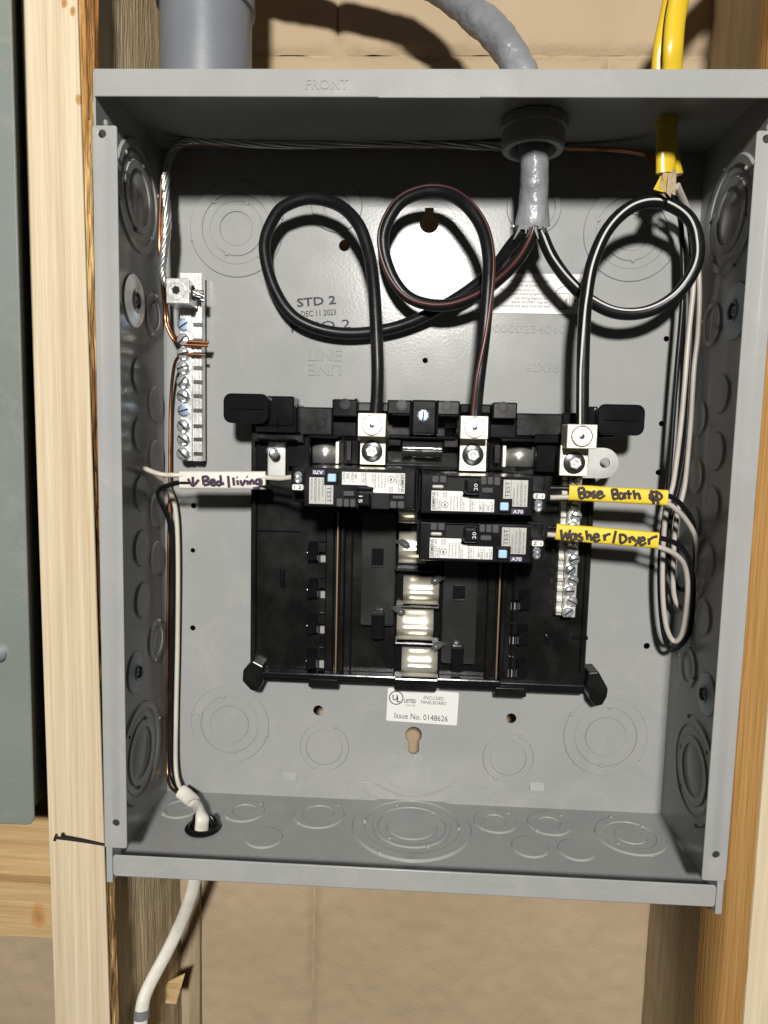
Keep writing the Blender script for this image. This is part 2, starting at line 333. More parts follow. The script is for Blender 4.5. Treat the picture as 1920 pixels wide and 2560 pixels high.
mb.add(vs, [(j * k + i, j * k + i + 1, (j + 1) * k + i + 1, (j + 1) * k + i) for j in range(n) for i in range(k - 1)])
obj('bark_edge', mb, BARK, b, 30)
# nail driven into the pine board
qa = P(256, 2111, YP); qb = P(140, 2094, YP - .012)
nl = thing('nail', 'dark bent nail sticking out of the pine board', 'nail', qa)
dv = (qb - qa).normalized()
obj('shank', MB().tube([qa - dv * .006, qa + (qb - qa) * .5 + Vector((0, 0, .0003)), qb], .0009, 8), DARKH, nl)
obj('head', MB().cyl(qb, dv, .0021, -.0003, .0008, 14), DARKH, nl)
# right side
a = wall_board(lambda z: edge((1912, 700), (1795, 2400), z, -.090) + .001, -.090, lambda z: edge((1836, 100), (1664, 2450), z, 0.), 0., 1, OLDG, 8, .0007)
tag(a, 'greyed old stud behind the orange sided board', 'stud')
YR = -.097; YO = -.112
xo0 = lambda z: edge((1912, 700), (1793, 2400), z, YR) + .0008
xo1 = lambda z: edge((1893, 2120), (1859, 2550), z, YO)
b = thing('pine_board', 'pale pine board with orange stained side right of the open panel box', 'board', (xo1(-.3), YO, -.3))
obj('board', MB().prism([(xo1(-.3), -.3), (xo1(-.3) + .075, -.3), (xo1(.72) + .075, .72), (xo1(.72), .72)], YO, -.068), PINE2, b, 0, .0012)
mb = MB(); vs = []; n = 60; k = 5
for j in range(n + 1):
    z = -.3 + 1.02 * j / n
    for i in range(k):
        t = i / (k - 1); vs.append((xo0(z) + (xo1(z) + .0003 - xo0(z)) * t, YR + (YO + .0008 - YR) * t + .0006 * nz((t * .1, 0, z), 40, 2), z))
    vs.append((xo0(z) + .0004, -.068, z))
k += 1
fs = []
for j in range(n):
    for i in range(k - 2): fs.append((j * k + i, j * k + i + 1, (j + 1) * k + i + 1, (j + 1) * k + i))
    fs.append((j * k + k - 1, j * k, (j + 1) * k, (j + 1) * k + k - 1))
obj('side_face', mb.add(vs, fs), ORANGE, b, 40)
# chips of splintered wood on the greyed stud
for i, (px, py, L_) in enumerate(((1722, 2480, .014), (1700, 2500, .012), (1728, 2350, .02))):
    q = P(px, py, -.04); q.x = edge((1912, 700), (1795, 2400), q.z, -.045) ; obj('splinter', MB().add([q + Vector(v) for v in ((0, .0004, 0), (-.0016, -.0022, L_ * .5), (-.001, .0004, L_), (.0016, -.0004, L_ * .5))], [(0, 1, 2), (1, 3, 2), (0, 3, 1), (0, 2, 3)]), OLDG, a, 0)
# blocking and neighbour panel on the left
bx1 = xle(-.06) - .0002
r0 = P(60, 2341, -.070).z; r1 = P(60, 2207, -.070).z
tag(wobble_box('blocking_board', bx1 - .25, bx1, -.070, -.032, r0, r1, PINEB, amp=.0004, n=6), 'knotty pine blocking board, lower of the two beside the nail', 'board')
r2 = P(60, 2204, -.062).z; r3 = P(60, 2040, -.062).z
tag(wobble_box('blocking_board', bx1 - .25, bx1, -.062, -.03, r2 + .0008, r3, PINEB, amp=.0004, n=6, seed=5), 'pine blocking board, upper of the two under the grey neighbour panel', 'board')
YN = -.112
nb = thing('neighbour_panel', 'grey green steel panel cover left of the pine board', 'panel', P(60, 2060, YN))
nxr = P(62, 1240, YN).x; nz0 = P(60, 2063, YN).z
obj('cover', MB().prism(rrect(nxr - .3, nxr, nz0, .75, .005), YN, YN + .0016), PAINTR, nb, 40, .0007)
obj('body', MB().box(nxr - .29, nxr - .0075, YN + .0016, -.0305, nz0 + .004, .74), PAINTR, nb, 0)
q = P(-2, 1632, YN); l_ = MB().cyl(q, (0, -1, 0), .0048, 0, .004, 24, .0015); obj('latch', l_, STEEL, nb)
# batten and torn paper on the wall, lower left
bt0 = P(478, 2400, WALLY); bt1 = P(505, 2400, WALLY)
tag(wobble_box('batten', bt0.x, bt1.x, WALLY - .006, WALLY + .004, -.3, P(490, 2150, WALLY).z, OLDW, amp=.0004, n=40, seed=11), 'narrow brown batten on the board under the panel box', 'batten')
q0 = P(405, 2500, .006)
mb = MB(); pts = [(405, 2508, .003), (440, 2510, .001), (455, 2460, .006), (462, 2435, .008), (420, 2455, .005), (400, 2490, .006)]
vs = [P(*p) for p in pts]; vs += [v + Vector((0, .0012, 0)) for v in vs]
mb.add(vs, [(0, 1, 2, 3, 4, 5), (11, 10, 9, 8, 7, 6)] + [(i, i + 6, (i + 1) % 6 + 6, (i + 1) % 6) for i in range(6)])
tag(obj('wood_chip', mb, PINEB, None, 0), 'small split wood chip beside the white cable', 'wood chip')
# ================================================================== panel enclosure
E = thing('panel_box', 'open grey steel electrical panel box mounted between two studs', 'electrical box', (0, 0, 0))
back = obj('back_panel', MB().box(-W2, W2, 0, T, 0, H), PAINT, E, 0)
cm = MB()
def hole(px, py, r): p = P(px, py, 0); cm.cyl(p, (0, -1, 0), r * mpp(p), -.01, .01, 24)
for h in ((861, 614, 14), (1073, 558, 24), (1063, 901, 7), (796, 1776, 13), (1278, 1796, 13), (1666, 847, 7), (1654, 1059, 7), (1646, 1181, 7), (1630, 1417, 7), (1617, 1615, 8), (484, 1264, 7), (482, 1376, 6), (482, 1570, 7), (1034, 1837, 21)): hole(*h)
cut(back, cm); cm = MB()
for (px, p0, p1, w_) in ((1073, 520, 560, 11), (1034, 1840, 1872, 14)):
    x0, x1, z0, z1 = rc(px - w_, p0, px + w_, p1, 0); cm.box(x0, x1, -.01, .01, z0, z1)
p = P(1034, 1872, 0); cm2 = MB().cyl(p, (0, -1, 0), 14 * mpp(p), -.01, .01, 24)
cut(back, cm); cut(back, cm2)
obj('side_panel', MB().box(-W2 - T, -W2, -D, T, 0, H), PAINT, E, 0)
obj('side_panel', MB().box(W2, W2 + T, -D, T, 0, H), PAINT, E, 0)
obj('top_panel', MB().box(-W2 - T, W2 + T, -D + T, T, H, H + T), PAINT, E, 0)
bot = obj('bottom_panel', MB().box(-W2 - T, W2 + T, -D + T, T, -T, 0), PAINT, E, 0)
ph = PZ(508, 2071, 0); hk = mpp(ph)
cut(bot, MB().cyl(ph, (0, 0, 1), .0112, -.01, .01, 32))
zt = P(960, 245, -D).z; zb = P(1000, 2171, -D).z
lip = obj('top_lip', MB().box(-W2 - .0004, W2 + .0004, -D - T, -D, zt, H + T), PAINT, E, 0, .0009)
x0, x1, _, _ = rc(945, 235, 1200, 246, -D)
obj('lip_step', MB().box(x0, x1, -D - T - .0006, -D - T * .2, zt - .0006, zt + .0012), PAINT, E, 0, .0004)
obj('bottom_lip', MB().prism(rrect(-W2 + .0030, W2 - .0030, -T - .0002, zb, .0022), -D - T, -D), PAINT, E, 40, .0007)
for s in (-1, 1):
    zt_ = P(270 if s < 0 else 1900, 318 if s < 0 else 331, -D).z; zb_ = P(300 if s < 0 else 1775, 2115 if s < 0 else 2196, -D).z
    xo = s * (W2 + T); xi = s * (W2 + T - .0136)
    f = obj('flange', MB().prism(rrect(min(xo, xi), max(xo, xi), zb_, zt_, .0015), -D - T - .0012, -D - .0012), PAINT, E, 40)
    c = MB()
    for q in ((P(260, 339, -D), P(294, 2052, -D)) if s < 0 else (P(1912, 352, -D), P(1786, 2131, -D))): c.cyl(q, (0, -1, 0), .0021, -.01, .01, 20)
    cut(f, c)
    b_ = f.modifiers.new('bevel', 'BEVEL'); b_.width = .0004; b_.segments = 2; b_.limit_method = 'ANGLE'
    # folded corner tabs and rivets at the lower and upper corners
    obj('corner_tab', MB().box(s * (W2 - .0026), s * (W2 + T), -D - .0006, -D + .012, zb - .018, zb_ - .0006), PAINT, E, 0, .0004)
    obj('rivet', MB().lathe([(.0024, 0), (.002, .001), (.001, .0016), (0, .0018)], (s * W2, -D + .012, (zt + zt_) / 2 - .001), (-s, 0, 0), 16), PAINT, E)
# ---- knockouts
def knockout(c, axis, radii, h=.0009, lig=0., g=.0005, parent=E, fl=.05):
    """concentric rings proud of the sheet, cut by narrow grooves, with the small ties that hold them"""
    pr = []; top = h
    for i, r in enumerate(radii[::-1]):
        hh = h * (1 if i % 2 == 0 else .45)
        if i == 0: pr += [(r + g * 1.2, 0), (r, hh)]
        else: pr += [(r + g * .8, pr[-1][1]), (r + g * .35, h * fl), (r - g * .35, h * fl), (r - g * .8, hh)]
    pr += [(0, pr[-1][1])]
    mb = MB().lathe(pr, c, axis, 56); A = Vector(axis); U = A.orthogonal().normalized(); V = A.cross(U)
    for i, r in enumerate(radii[1:] if len(radii) > 1 else []):
        for k in range(2):
            t = lig + i * 1.1 + k * math.pi; q = Vector(c) + (U * math.cos(t) + V * math.sin(t)) * r
            mb.lathe([(.0016, 0), (.0014, h * 1.1), (.0007, h * 1.7), (0, h * 1.8)], q, axis, 10)
    return obj('knockout', mb, PAINT, parent, 28)
def ko_back(px, py, rs, **k): p = P(px, py, 0); m_ = mpp(p); knockout(p, (0, -1, 0), [r * m_ for r in rs], **k)
ko_back(592, 573, (41, 66, 86, 116), lig=.4); ko_back(842, 516, (32, 62), lig=1.2); ko_back(1335, 520, (34, 52, 66), lig=.2)
ko_back(1578, 583, (44, 68, 88, 117), lig=.9); ko_back(575, 1810, (48, 72, 97), lig=1.0); ko_back(811, 1867, (45, 60), lig=.3)
ko_back(1270, 1894, (44, 62), lig=.3); ko_back(1513, 1841, (50, 76, 102), lig=.7)
def ko_bot(px, py, rs, **k): p = PZ(px, py, 0); m_ = mpp(p); knockout(p, (0, 0, 1), [r * m_ for r in rs], **k)
ko_bot(1029, 2067, (64, 84, 98, 118, 146), h=.0015, lig=.1, fl=.3, g=.0009)
for (px, py, rs) in ((451, 2022, (34, 44)), (611, 2029, (28, 48)), (797, 2037, (38, 62)), (1238, 2054, (26, 52)), (1373, 2060, (26, 52)), (1576, 2090, (40, 60, 84)), (1325, 2118, (44,)), (1441, 2126, (44,)), (660, 2095, (44,))): ko_bot(px, py, rs, h=.0010, fl=.25, g=.0007)
def ko_side(s, px, py, rs):
    p = PX(px, py, s * W2); p.y = min(-.006 - rs[-1], max(p.y, -D + .004 + rs[-1])); knockout(p, (-s, 0, 0), rs, h=.0013, lig=.5, fl=.3, g=.0009)
for (px, py, rs) in ((345, 494, (.016, .022, .028, .033)), (386, 790, (.0095, .0135)), (347, 939, (.0112,)), (391, 1012, (.0112,)), (349, 1085, (.0112,)), (391, 1145, (.0112,)), (352, 1232, (.0112,)), (393, 1275, (.0112,)), (352, 1370, (.0112,)), (393, 1395, (.0112,)), (355, 1500, (.0112,)), (390, 1600, (.0095, .0135)), (352, 1880, (.016, .022, .028, .033))): ko_side(-1, px, py, rs)
for (px, py, rs) in ((1827, 540, (.016, .022, .028, .033)), (1781, 812, (.0095, .0135)), (1804, 985, (.0112,)), (1750, 1045, (.0112,)), (1792, 1128, (.0112,)), (1742, 1190, (.0112,)), (1781, 1262, (.0112,)), (1735, 1310, (.0112,)), (1769, 1402, (.0112,)), (1759, 1542, (.0112,)), (1721, 1666, (.0095, .0135)), (1735, 1925, (.016, .022, .028, .033))): ko_side(1, px, py, rs)
# dimpled mounting bosses on the side walls
for s, px, py, m_, r in ((-1, 334, 752, WASH, .0165), (1, 1842, 778, BLUEW, .0165), (-1, 338, 1680, BLUEW, .0135), (1, 1768, 1735, BLUEW, .0135)):
    p = PX(px, py, s * W2); p.y = min(max(p.y, -D + r + .003), -.02)
    d_ = obj('mounting_dimple', MB().lathe([(r, .0002), (r - .0006, .0010), (r * .45, .0022), (r * .36, .0034), (r * .30, .0030), (r * .28, .0006), (0, .0006)], p, (-s, 0, 0), 40), m_, E, 25)
    obj('hole', MB().cyl(p, (-s, 0, 0), r * .27, .0006, .0010, 20), DARKH, d_)
    obj('screw_rim', MB().lathe([(r * .17, .0010), (r * .17, .0018), (r * .1, .0018), (r * .08, .0012), (0, .0012)], p, (-s, 0, 0), 18), STEEL if s < 0 else BLUEW, d_)
# sheared tabs, weld ridge, pressed line near the lower edge
for a_, b_, c_, d2 in ((708, 1930, 741, 1945), (1324, 1955, 1359, 1972)):
    x0, x1, z0, z1 = rc(a_, b_, c_, d2, 0); obj('sheared_tab', MB().add([(x0, -.0003, z1), (x1, -.0003, z1), (x1, -.0030, z0), (x0, -.0030, z0), (x0, 0, z0), (x1, 0, z0)], [(0, 3, 2, 1), (3, 4, 5, 2)]), PAINT, E, 0)
arc = [P(742, 1946, 0), P(840, 1953, 0), P(930, 1958, 0), P(960, 1972, 0), P(1000, 1983, 0), P(1040, 1986, 0), P(1085, 1981, 0), P(1120, 1968, 0), P(1140, 1963, 0), P(1240, 1970, 0), P(1325, 1974, 0)]
obj('pressed_ridge', MB().tube(arc, .0006, 8, 5), PAINT, E, 60)
# embossed and printed marks on the sheet
def px_text(s, x0, y0, x1, y1, cap, Y, **k):
    a_, b_ = P(x0, y0, Y), P(x1, y1, Y); r_ = (b_ - a_); u = Vector((-r_.z, 0, r_.x)).normalized()
    return (s, a_, r_, u, cap * mpp(a_), r_.length, 'L')
text_mesh([px_text('LINE', 771, 901, 853, 902, 28, -.0001), px_text('LINE', 853, 911, 771, 910, 28, -.0001)], 'embossed_lettering', PAINT, E, bev=1, smooth=0)
text_mesh([px_text('000002340101', 1215, 831, 1428, 834, 20, -.0001), px_text('60X18', 1313, 929, 1398, 931, 21, -.0001)], 'embossed_lettering', PAINT, E, bev=1)
text_mesh([px_text('FRONT', 764, 223, 871, 223, 24, -D - T - .0001)], 'embossed_lettering', PAINT, E, bev=1)
text_mesh([px_text('FRONT', 1219, 2220, 1293, 2224, 16, -D - T - .0001)], 'embossed_lettering', PAINT, E, bev=1)
text_mesh([px_text('STD 2', 743, 767, 840, 759, 20, -.0004)], 'stamped_lettering', INK, E, bold=True)
text_mesh([px_text('DEC 11 2023', 753, 792, 840, 787, 14, -.0004), px_text('P NO 2', 729, 831, 876, 820, 22, -.0004)], 'stamped_lettering', INK, E)
def label_plate(name, poly, Y, m, parent, th=.0002): return obj(name, MB().prism(poly, Y - th, Y), m, parent, 0)
# instruction label
x0, x1, z0, z1 = rc(1183, 686, 1464, 783, 0)
il = label_plate('instruction_label', rrect(x0, x1, z0, z1, .001), -.0003, WLABEL, E)
lines = [('When mounted on a solid', 1372, 706.5), ('surface to be bonded.', 1353, 717), ('Remove screw prior to', 1338, 728), ('and ensure proper contact', 1381, 738.5), ('See wiring diagram for', 1370, 749), ('Spacer kit SMK1 may be', 1368, 759), ('to hold the unit away from the wall.', 1376, 769)]
it = []
for s, xr_, y in lines: q = P(xr_, y, -.00055); it.append((s, q, XR, ZU, 6.4 * mpp(q), None, 'R'))
q = P(1395, 774, -.00055); it.append(('E740291 Rev', q, XR, ZU, 5 * mpp(q), None, 'L'))
text_mesh(it, 'lettering', INK, il)
q = P(1413, 744, -.00055); k_ = mpp(q); mb = MB().lathe([(28 * k_, 0), (27 * k_, .00005), (26.6 * k_, .00002)], q, (0, -1, 0), 36)
for dx in (-8, -3, 1, 6, 10): mb.box(q.x + dx * k_, q.x + (dx + .9 + (dx == 1) * 2) * k_, q.y - .00004, q.y, q.z - 25 * k_, q.z + (-4 + dx) * k_)
mb.box(q.x - 27 * k_, q.x + 24 * k_, q.y - .00004, q.y, q.z + 9 * k_, q.z + 10 * k_)
obj('diagram', mb, INK, il, 0)
# listing label (tilted a little)
c0 = P(1056, 1766, 0); kk = mpp(c0); ang = -.030; r_, u_ = dirs(ang)
def lp(px, py):                       # label-local position for a picture pixel
    q = P(px, py, 0); return q
hw, hh = 88.5 * kk, 42.5 * kk
pol = [(c0.x + (r_ * a_ + u_ * b_).x, c0.z + (r_ * a_ + u_ * b_).z) for a_, b_ in rrect(-hw, hw, -hh, hh, .0012)]
ul = label_plate('listing_label', pol, -.0003, WLABEL, E)
def lt(s, px, py, cap, width=None):
    q = P(px, py, -.00055); return (s, q, r_, u_, cap * kk, width * kk if width else None, 'L')
text_mesh([lt('Issue No. 0148626', 986, 1795, 15, 133), lt('ENCLOSED', 1059, 1748, 9, 50), lt('PANELBOARD', 1052, 1759, 9, 63), lt('S E161103', 1012, 1765, 5, 26)], 'lettering', INK, ul)
text_mesh([lt('LISTED', 1010, 1756, 9.5, 30), lt('U', 981, 1750, 14), lt('L', 992, 1755, 14)], 'lettering', INK, ul, bold=True)
q = P(990.5, 1744.5, -.00055); obj('listing_mark', MB().lathe([(18 * kk, 0), (17.7 * kk, .00008), (15.8 * kk, .00008), (15.6 * kk, 0)], q, (0, -1, 0), 40), INK, ul)
# ================================================================== conduit, connectors and cables above the box
cc = P(516, 90, -.036); rr_ = 112 * mpp(cc)
cd = thing('conduit', 'wide grey PVC conduit rising from the top of the panel box', 'conduit', (cc.x, -.036, H))
obj('pipe', MB().lathe([(rr_, 0), (rr_, .3), (rr_ - .003, .3)], (cc.x, -.036, H + .012), (0, 0, 1), 56), PVC, cd)
obj('hub', MB().lathe([(rr_ + .0002, .0012), (rr_ + .0012, .0018), (rr_ + .0012, .011), (rr_ + .0006, .0125), (rr_ - .001, .0128)], (cc.x, -.036, H), (0, 0, 1), 56), PVCD, cd)
obj('collar', MB().lathe([(rr_, .066), (rr_ + .002, .067), (rr_ + .002, .12), (rr_, .121)], (cc.x, -.036, H), (0, 0, 1), 56), PVC, cd)
# grey service cable
YS = -.045
sv = thing('service_cable', 'thick grey service cable with three black conductors coiled into the lugs', 'cable', P(1335, 345, YS))
pth = [P(480, -150, .004), P(640, -125, .002), P(800, -104, .0), P(930, -86, -.002), P(1030, -66, -.006), P(1105, -32, -.014), P(1166, 18, -.024), P(1222, 68, -.034), P(1268, 122, -.041), P(1304, 185, -.045), P(1322, 260, YS), P(1333, 345, YS), P(1336, 440, YS), P(1334, 500, -.042), P(1331, 545, -.040), P(1330, 566, -.038)]
rad = [.0102, .0102, .0102, .0102, .0102, .0101, .010, .0098, .0097, .0096, .0092, .0088, .0084, .0088, .0102, .0108]
mb = MB().tube(pth, rad, 28, 16)
cen, _ = spline(pth, 16)
for i, v in enumerate(mb.v):
    c_ = cen[min(i // 28, len(cen) - 1)]; d_ = Vector(v) - c_; f_ = 1 + (.10 * nz(v, 70, 1) + .07 * nz(v, 190, 2)) * (1 if c_.z > .45 else .45); mb.v[i] = tuple(c_ + d_ * f_)
obj('sheath', mb, GREYS, sv, 60)
q = P(1331, 392, YS)
co = thing('cable_connector', 'dark grey threaded connector clamping the grey service cable under the box top', 'connector', (q.x, YS, H))
obj('locknut', MB().lathe([(.0085, -.0008), (.0200, -.0008), (.0205, -.0025), (.0205, -.0065), (.0195, -.0072), (.0175, -.0072)], (q.x, YS, H), (0, 0, 1), 12), PVCD, co, 20)
obj('bushing', MB().lathe([(.0188, -.007), (.0188, -.0165), (.0178, -.018), (.0142, -.018), (.0125, -.015), (.0125, -.007)], (q.x, YS, H), (0, 0, 1), 44), PVCD, co, 30)
CRD = .0039
def stripe(path, r, angs, m, parent, w=.0011):
    q, an = spline(path, 8, angs); out = []
    for i, p in enumerate(q):
        t = (q[min(i + 1, len(q) - 1)] - q[max(i - 1, 0)]).normalized()
        tc = (p - CP).normalized() * -1; yv = Vector((0, -1, 0)); lat = t.cross(yv).normalized(); fw = lat.cross(t).normalized()
        if fw.dot(yv) < 0: fw = -fw
        out.append(p + (fw * math.cos(an[i]) + lat * math.sin(an[i])) * (r - w * .55))
    return obj('stripe', MB().tube(out, w, 8, 1), m, parent, 60)
Lp = [P(1322, 545, -.040), P(1312, 572, -.040), P(1279, 612, -.034), P(1215, 692, -.022), P(1111, 764, -.014), P(990, 818, -.010), P(856, 833, -.010), P(746, 800, -.012), P(686, 722, -.015), P(661, 617, -.019), P(688, 540, -.022), P(725, 509, -.024), P(782, 496, -.026), P(848, 514, -.030), P(895, 560, -.039), P(920, 625, -.043), P(933, 700, -.047), P(940, 810, -.051), P(944, 926, -.054), P(941, 1010, -.054), P(935, 1060, -.054)]
Rp = [P(1332, 545, -.043), P(1330, 580, -.044), P(1298, 645, -.040), P(1245, 700, -.034), P(1180, 744, -.029), P(1105, 764, -.0255), P(1030, 748, -.023), P(985, 700, -.022), P(960, 630, -.022), P(963, 570, -.023), P(1000, 508, -.025), P(1060, 481, -.028), P(1120, 485, -.032), P(1170, 518, -.041), P(1206, 572, -.045), P(1221, 640, -.049), P(1220, 720, -.052), P(1210, 840, -.054), P(1198, 940, -.055), P(1190, 1020, -.054), P(1187, 1068, -.054)]
Np = [P(1340, 545, -.040), P(1352, 580, -.041), P(1378, 640, -.038), P(1418, 698, -.034), P(1470, 748, -.031), P(1540, 782, -.030), P(1618, 779, -.030), P(1690, 738, -.032), P(1738, 668, -.035), P(1744, 600, -.038), P(1718, 540, -.040), P(1650, 505, -.043), P(1580, 517, -.046), P(1520, 572, -.049), P(1482, 655, -.052), P(1466, 740, -.053), P(1460, 820, -.054), P(1457, 930, -.054), P(1456, 1030, -.054), P(1456, 1090, -.054)]
obj('conductor', MB().tube(Lp, CRD, 18, 8), WIREB, sv, 60)
c = obj('conductor', MB().tube(Rp, CRD, 18, 8), WIREB, sv, 60); stripe(Rp, CRD, [0, 0, .1, .1, .1, 0, -.3, -.6, -.9, -1.1, -1.1, -1.1, -1.1, -1.1, -1.1, -1.0, -.8, -.2, .5, .6, .6], RED, c, .0014); c['label'] = 'black conductor with a red stripe'
c = obj('conductor', MB().tube(Np, CRD, 18, 8), WIREB, sv, 60); stripe(Np, CRD, [0, .0, .1, -.1, -.35, -.5, -.5, -.5, -.5, -.5, -.3, .0, .1, .1, .1, .1, .3, .6, .6, .6], STRIPE, c, .00078); c['label'] = 'black conductor with a white stripe'
# torn film and fibres where the sheath is cut back
for i in range(11):
    a_ = random.uniform(-1, 1); q = P(1330 + 36 * a_, 556 + 8 * random.random(), -.047 + .006 * abs(a_))
    e_ = q + Vector((a_ * .004 + random.uniform(-.002, .002), random.uniform(-.003, .002), -random.uniform(.003, .011)))
    obj('torn_film', MB().tube([q, (q + e_) / 2 + Vector((random.uniform(-.001, .001), -.001, 0)), e_], [.0010, .0008, .0003], 5, 3), CLEAR if i % 3 else PVCD, sv, 60)
# bare stranded ground of the service cable: back along the top corner, down to the ground bar lug
gp = [P(1325, 372, -.030), P(1240, 366, -.016), P(1000, 358, -.012), P(700, 362, -.012), P(520, 352, -.014), P(455, 358, -.018), P(422, 400, -.024), P(414, 470, -.028), P(418, 560, -.030), P(410, 630, -.032), P(404, 680, -.030), P(418, 712, -.028), P(450, 728, -.026), P(508, 736, -.024)]
q, _ = spline(gp, 14)
for s_ in range(6):
    out = []
    for i, p in enumerate(q):
        t = (q[min(i + 1, len(q) - 1)] - q[max(i - 1, 0)]).normalized(); n1 = t.cross(Vector((0, 1, 0))).normalized(); n2 = t.cross(n1)
        w_ = i * .22 + s_ * math.pi / 3; sp = .0019
        out.append(p + (n1 * math.cos(w_) + n2 * math.sin(w_)) * sp)
    obj('ground_strand', MB().tube(out, .0009, 6, 1), STRAND, sv, 60)
# ================================================================== ground bar
GB = thing('ground_bar', 'silver aluminium ground bar with ten screws on the back of the box', 'ground bar', P(476, 1152, 0))
YG = -.016
x0, x1, z0, z1 = rc(450, 688, 502, 1152, YG)
xm = rc(479, 688, 480, 1152, YG)[0]
bar = obj('bar', MB().prism([(x0, 0), (xm, 0), (xm, 1), (x0, 1)], YG, -.006), ALU, GB, 0)
bar.data.clear_geometry()
mb = MB().box(xm, x1, YG + .002, -.0055, z0, z1)
for k in range(2): 
    xa = xm + (x1 - xm) * (.30 + .42 * k); mb.box(xa, xa + .0012, YG + .0012, YG + .0022, z0, z1)
me = bpy.data.meshes.new('b'); me.from_pydata(mb.v, [], mb.f); bar.data = me; me.materials.append(ALU)
obj('bar_face', MB().box(x0, xm - .0002, YG, -.0055, z0, z1), ALU, GB, 0, .0004)
ys = (812, 851, 885, 920, 955, 990, 1026, 1065, 1098, 1134)
def screw_head(c, r, m, parent, a=0., hgt=.003, name='screw'):
    o_ = obj(name, MB().lathe([(r * .98, -.0005), (r, .0002), (r, hgt * .55), (r * .72, hgt * .95), (r * .3, hgt * 1.05), (0, hgt * 1.05)], c, (0, -1, 0), 9), m, parent, 0)
    d_, u2 = dirs(a); mb_ = MB(); v_ = []
    for sx, sz in ((-1, -1), (1, -1), (1, 1), (-1, 1)): v_.append((c.x + d_.x * sx * r * .78 + u2.x * sz * r * .12, c.z + d_.z * sx * r * .78 + u2.z * sz * r * .12))
    mb_.prism(v_, c.y - hgt * 1.12, c.y - hgt * .9); obj('slot', mb_, DARKH, o_, 0); return o_
for i, y in enumerate(ys):
    tight = i not in (0, 6)
    c = P(460, y, YG); screw_head(c, .0046, BLUEZ if not tight else STEEL, GB, random.uniform(-.9, .9), .0006 if not tight else random.uniform(.003, .0048))
    cx = P(492, y, YG + .002); obj('wire_slot', MB().box(x1 - (x1 - xm) * .85, x1 + .0002, YG + .0006, YG + .004, cx.z - .0012, cx.z + .0012), DARKST, GB, 0)
YL = -.034
x0, x1, z0, z1 = rc(415, 696, 473, 758, YL)
lg = obj('lug', MB().prism([(x0, z0), (x1, z0), (x1, z1), (x0, z1)], YL, -.0165), ALU, GB, 0, .0005)
c = P(440, 725, YL)
obj('lug_screw', MB().lathe([(.0062, .0001), (.0062, .0007), (.0045, .0007), (.0042, -.001), (.0026, -.001)], c, (0, -1, 0), 24), ALU, lg, 30)
obj('socket', MB().cyl(c, (0, -1, 0), .0027, 0, .00045, 6), DARKH, lg)
obj('wire_opening', MB().cyl((x1, YL + .009, (z0 + z1) / 2 + .0005), (1, 0, 0), .0048, -.001, .0003, 24), DARKH, lg)
for i in range(6):
    a_ = i * 1.05; p0 = Vector((x1 - .002, YL + .009 + .002 * math.sin(a_), (z0 + z1) / 2 + .002 * math.cos(a_))); e_ = p0 + Vector((.0075 + random.uniform(-.001, .001), .002, -.001 + .001 * math.cos(a_)))
    obj('strand_end', MB().tube([p0, e_], .0009, 6, 1), DARKST, lg, 60)
# ================================================================== black panel interior
PI_ = thing('panel_interior', 'black plastic breaker mounting base with silver bus bars and lugs', 'panelboard', P(1045, 1715, 0))
YB = -.013
def ib(name, a_, b_, c_, d_, Yf, Yb, m=MATTE, parent=PI_, bev=.0010, rr=0):
    x0, x1, z0, z1 = rc(a_, b_, c_, d_, Yf)
    mb = MB().prism(rrect(x0, x1, z0, z1, rr), Yf, Yb) if rr else MB().box(x0, x1, Yf, Yb, z0, z1)
    return obj(name, mb, m, parent, 40 if rr else 0, bev)
pol = [(P(a_, b_, YB).x, P(a_, b_, YB).z) for a_, b_ in ((632, 1020), (1478, 1052), (1484, 1200), (1479, 1361), (1464, 1734), (640, 1703), (624, 1650), (628, 1060))]
x0 = P(627, 1380, YB).x; x1 = P(1472, 1500, YB).x; zt_ = P(1040, 1036, YB).z; zb_ = P(1045, 1716, YB).z
base = obj('base_plate', MB().box(x0, x1, YB, -.0095, zb_, zt_), MATTE, PI_, 0)
cm = MB(); slots = [(806, 1393), (806, 1484), (805, 1573), (803, 1660), (1286, 1513), (1282, 1600), (1278, 1683)]
for a_, b_ in slots: e_ = rc(a_ - 9, b_ - 14, a_ + 8, b_ + 14, YB); cm.box(e_[0], e_[1], -.03, .0, e_[2], e_[3])
cut(base, cm)
for s in (0, 1):        # hooks beside the slots, one per breaker place
    for (a_, b_) in (slots[:4] if s == 0 else [(1290, 1425)] + slots[4:]):
        e_ = rc(a_ - 34 if s == 0 else a_ + 10, b_ - 40, a_ - 10 if s == 0 else a_ + 36, b_ + 16, YB)
        obj('rail_hook', MB().add([(e_[0], YB, e_[2]), (e_[1], YB, e_[2]), (e_[1], YB, e_[3]), (e_[0], YB, e_[3]), (e_[0], YB - .010, e_[2] + .003), (e_[1], YB - .007, e_[2] + .004), (e_[1], YB - .006, e_[3] - .003), (e_[0], YB - .010, e_[3] - .006)],
            [(4, 5, 6, 7), (0, 1, 5, 4), (1, 2, 6, 5), (2, 3, 7, 6), (3, 0, 4, 7)]), BLACK, PI_, 0, .0008)
        ib('rail_cap', a_ - 9, b_ - 44, a_ + 9, b_ - 36, YB - .002, YB, BLACK)
